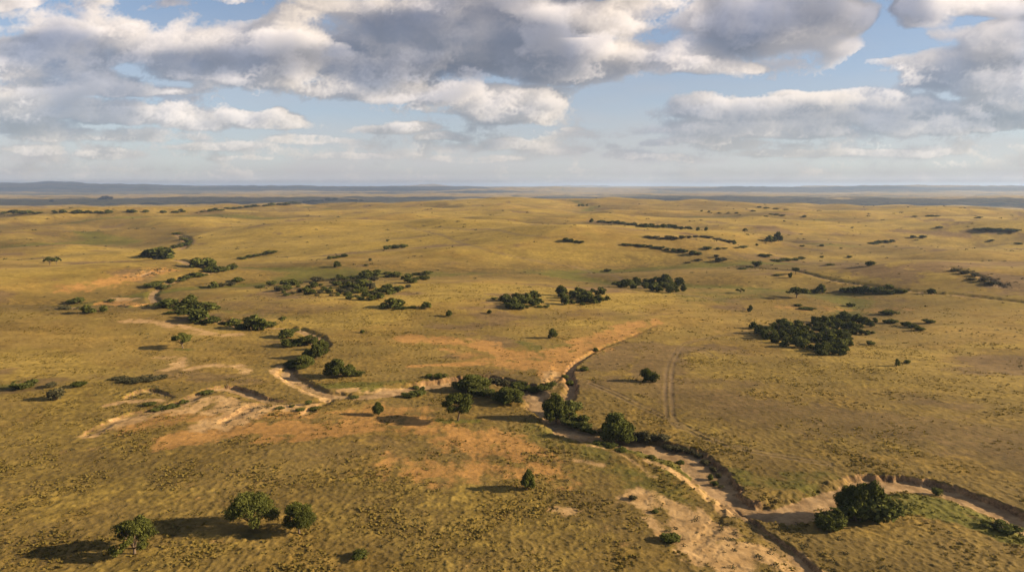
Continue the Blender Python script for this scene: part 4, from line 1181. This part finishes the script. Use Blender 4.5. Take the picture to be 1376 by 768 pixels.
    ang = np.arccos(np.clip(np.cos(Ef) * np.cos(SUN_EL) * np.cos(Af - SUN_AZ) + np.sin(Ef) * np.sin(SUN_EL), -1, 1))
    alpha *= sstep(R(24), R(34), ang) * sstep(-.1, .25, np.degrees(Ef))
    veil = .95 * np.exp(-np.clip(np.degrees(Ef), 0, 90) / 9.0) * (1 + .26 * perlin3(su / 300, sv / 40, 0 * su, 21) + .12 * perlin3(su / 60, sv / 14, 0 * su, 22))
    Rd = 110000.0
    x = Rd * np.cos(Ef) * np.sin(Af); y = Rd * np.cos(Ef) * np.cos(Af); z = Rd * np.sin(Ef) + CAM_H
    V = np.stack([x, y, z], -1).reshape(-1, 3)
    i, j = np.meshgrid(np.arange(ne - 1), np.arange(na), indexing='ij'); j2 = (j + 1) % na
    F = np.stack([i * na + j, i * na + j2, (i + 1) * na + j2, (i + 1) * na + j], -1).reshape(-1)
    m, nt, _, _ = new_mat('cloudy_sky'); T = NT(nt)
    at = T.node('ShaderNodeAttribute', attribute_name='cloud')
    sp = T.node('ShaderNodeSeparateColor'); T.put(sp.inputs[0], at.outputs['Color'])
    dens, suns, amb = sp.outputs
    vl = T.node('ShaderNodeAttribute', attribute_name='veil').outputs['Fac']
    # cloud brightness: sunlight scattered by the lit flanks + blue-grey sky light in the shade
    EXP = SKY_GAIN
    def em(col, k):
        e = T.node('ShaderNodeEmission'); e.inputs[0].default_value = c4(*col); T.put(e.inputs[1], k); return e.outputs[0]
    def add(a, b):
        n = T.node('ShaderNodeAddShader'); T.put(n.inputs[0], a); T.put(n.inputs[1], b); return n.outputs[0]
    cloud = add(em((1.0, .80, .565), T.math('MULTIPLY', suns, 1.5 * EXP)), em((.43, .545, .89), T.math('MULTIPLY', amb, .42 * EXP)))
    tr = T.node('ShaderNodeBsdfTransparent')
    mv = T.node('ShaderNodeMixShader'); T.put(mv.inputs[0], vl); T.put(mv.inputs[1], tr.outputs[0]); T.put(mv.inputs[2], em((.625, .592, .592), .95 * EXP))
    mx = T.node('ShaderNodeMixShader'); T.put(mx.inputs[0], dens); T.put(mx.inputs[1], mv.outputs[0]); T.put(mx.inputs[2], cloud)
    # low clouds stand far off behind the same air
    mh = T.node('ShaderNodeMixShader'); T.put(mh.inputs[0], T.math('MULTIPLY', vl, .8)); T.put(mh.inputs[1], mx.outputs[0]); T.put(mh.inputs[2], mv.outputs[0])
    o = T.node('ShaderNodeOutputMaterial'); T.put(o.inputs[0], mh.outputs[0])
    m.cycles.emission_sampling = 'NONE'
    one = np.ones(alpha.size)
    me = mesh_from('sky', V, F, 4, m, {'cloud': ('FLOAT_COLOR', np.stack([alpha.ravel(), Ls.ravel(), La.ravel(), one], 1)), 'veil': ('FLOAT', np.clip(veil, 0, .95).ravel())}, smooth=True)
    link('sky', me, kind='structure', label='broken grey and cream cumulus clouds over pale blue sky', category='sky')


SKY_GAIN = .315
build_sky()


# ------------------------------------------------------------------ air
def build_haze():
    me = bpy.data.meshes.new('haze')
    L, zt, zb = 64000.0, max(ZMAX + 8.0, CAM_H + 25), ZMIN - 1.0
    P = [(-L, -L, zb), (L, -L, zb), (L, L, zb), (-L, L, zb), (-L, -L, zt), (L, -L, zt), (L, L, zt), (-L, L, zt)]
    me.from_pydata(P, [], [(3, 2, 1, 0), (4, 5, 6, 7), (0, 1, 5, 4), (1, 2, 6, 5), (2, 3, 7, 6), (3, 0, 4, 7)])
    m, nt, _, _ = new_mat('haze_air'); T = NT(nt)
    v = T.node('ShaderNodeVolumePrincipled')
    v.inputs['Color'].default_value = c4(.54, .70, 1.0); v.inputs['Density'].default_value = 5.4e-5; v.inputs['Anisotropy'].default_value = .2
    o = T.node('ShaderNodeOutputMaterial'); T.put(o.inputs['Volume'], v.outputs[0])
    m.cycles.homogeneous_volume = True
    me.materials.append(m)
    link('haze', me, kind='stuff', label='thin blue haze in the air over the far plain', category='haze')


build_haze()


# ------------------------------------------------------------------ clouds above and right of the view; they stand between the low sun and the far plains
def build_cloud(gx, gy, rx, ry, alt, thick, seed):
    nu, nv = 96, 40
    th = np.linspace(0, 2 * np.pi, nu, endpoint=False); ph = np.linspace(.03, np.pi - .03, nv)
    TH, PH = np.meshgrid(th, ph)
    d = np.stack([np.cos(TH) * np.sin(PH), np.sin(TH) * np.sin(PH), np.cos(PH)], -1)
    q = [d[..., k].astype(np.float32) for k in range(3)]
    s = 1 + .45 * perlin3(q[0] * 1.6, q[1] * 1.6, q[2] * 1.6, seed) + .3 * perlin3(q[0] * 4, q[1] * 4, q[2] * 4, seed + 1) + .12 * perlin3(q[0] * 10, q[1] * 10, q[2] * 10, seed + 2)
    P = d * s[..., None] * [rx, ry, thick]
    P[..., 2] = np.where(P[..., 2] < 0, P[..., 2] * .4, P[..., 2])
    k = alt / sd.z
    P = P + [gx + sd.x * k, gy + sd.y * k, alt]
    i, j = np.meshgrid(np.arange(nv - 1), np.arange(nu), indexing='ij'); j2 = (j + 1) % nu
    F = np.stack([i * nu + j, (i + 1) * nu + j, (i + 1) * nu + j2, i * nu + j2], -1).reshape(-1)
    me = mesh_from('cloud', P.reshape(-1, 3), F, 4, M_CLOUD, smooth=True)
    link('cloud', me, kind='structure', label='cumulus cloud drifting high over the plain', category='cloud', group='clouds overhead')


M_CLOUD, _nt, _, _ = new_mat('cloud_white'); T = NT(_nt)
_d = T.node('ShaderNodeBsdfDiffuse'); _d.inputs[0].default_value = c4(.8, .8, .8)
_t = T.node('ShaderNodeBsdfTranslucent'); _t.inputs[0].default_value = c4(.8, .8, .8)
_m = T.node('ShaderNodeMixShader'); _m.inputs[0].default_value = .4
T.put(_m.inputs[1], _d.outputs[0]); T.put(_m.inputs[2], _t.outputs[0])
_o = T.node('ShaderNodeOutputMaterial'); T.put(_o.inputs[0], _m.outputs[0])
for a in [(-2700, 4700, 2300, 1150, 2300, 200, 3), (500, 6300, 2300, 700, 2600, 190, 7), (3000, 4600, 1900, 1000, 2200, 180, 11), (-8500, 14000, 7500, 3000, 6500, 280, 15), (8500, 13000, 7000, 1900, 5600, 260, 19), (-1200, 10500, 1700, 600, 4300, 160, 23)]:
    build_cloud(*a)


# ------------------------------------------------------------------ camera
cam = bpy.data.cameras.new('camera'); co = bpy.data.objects.new('camera', cam); COL.objects.link(co)
cam.sensor_width = 36; cam.lens = FPX / 1376 * 36
cam.clip_start = .5; cam.clip_end = 400000
co.location = (0, 0, CAM_H); co.rotation_euler = (R(90) - PITCH, 0, 0)
scene.camera = co
scene.view_settings.view_transform = 'Standard'; scene.view_settings.look = 'None'
scene.view_settings.gamma = 1; scene.view_settings.use_curve_mapping = False
scene.view_settings.exposure = 1.6
scene.cycles.max_bounces = 5; scene.cycles.diffuse_bounces = 2; scene.cycles.transparent_max_bounces = 12
scene.cycles.volume_bounces = 0; scene.cycles.transmission_bounces = 2; scene.cycles.glossy_bounces = 1
scene.cycles.use_denoising = True
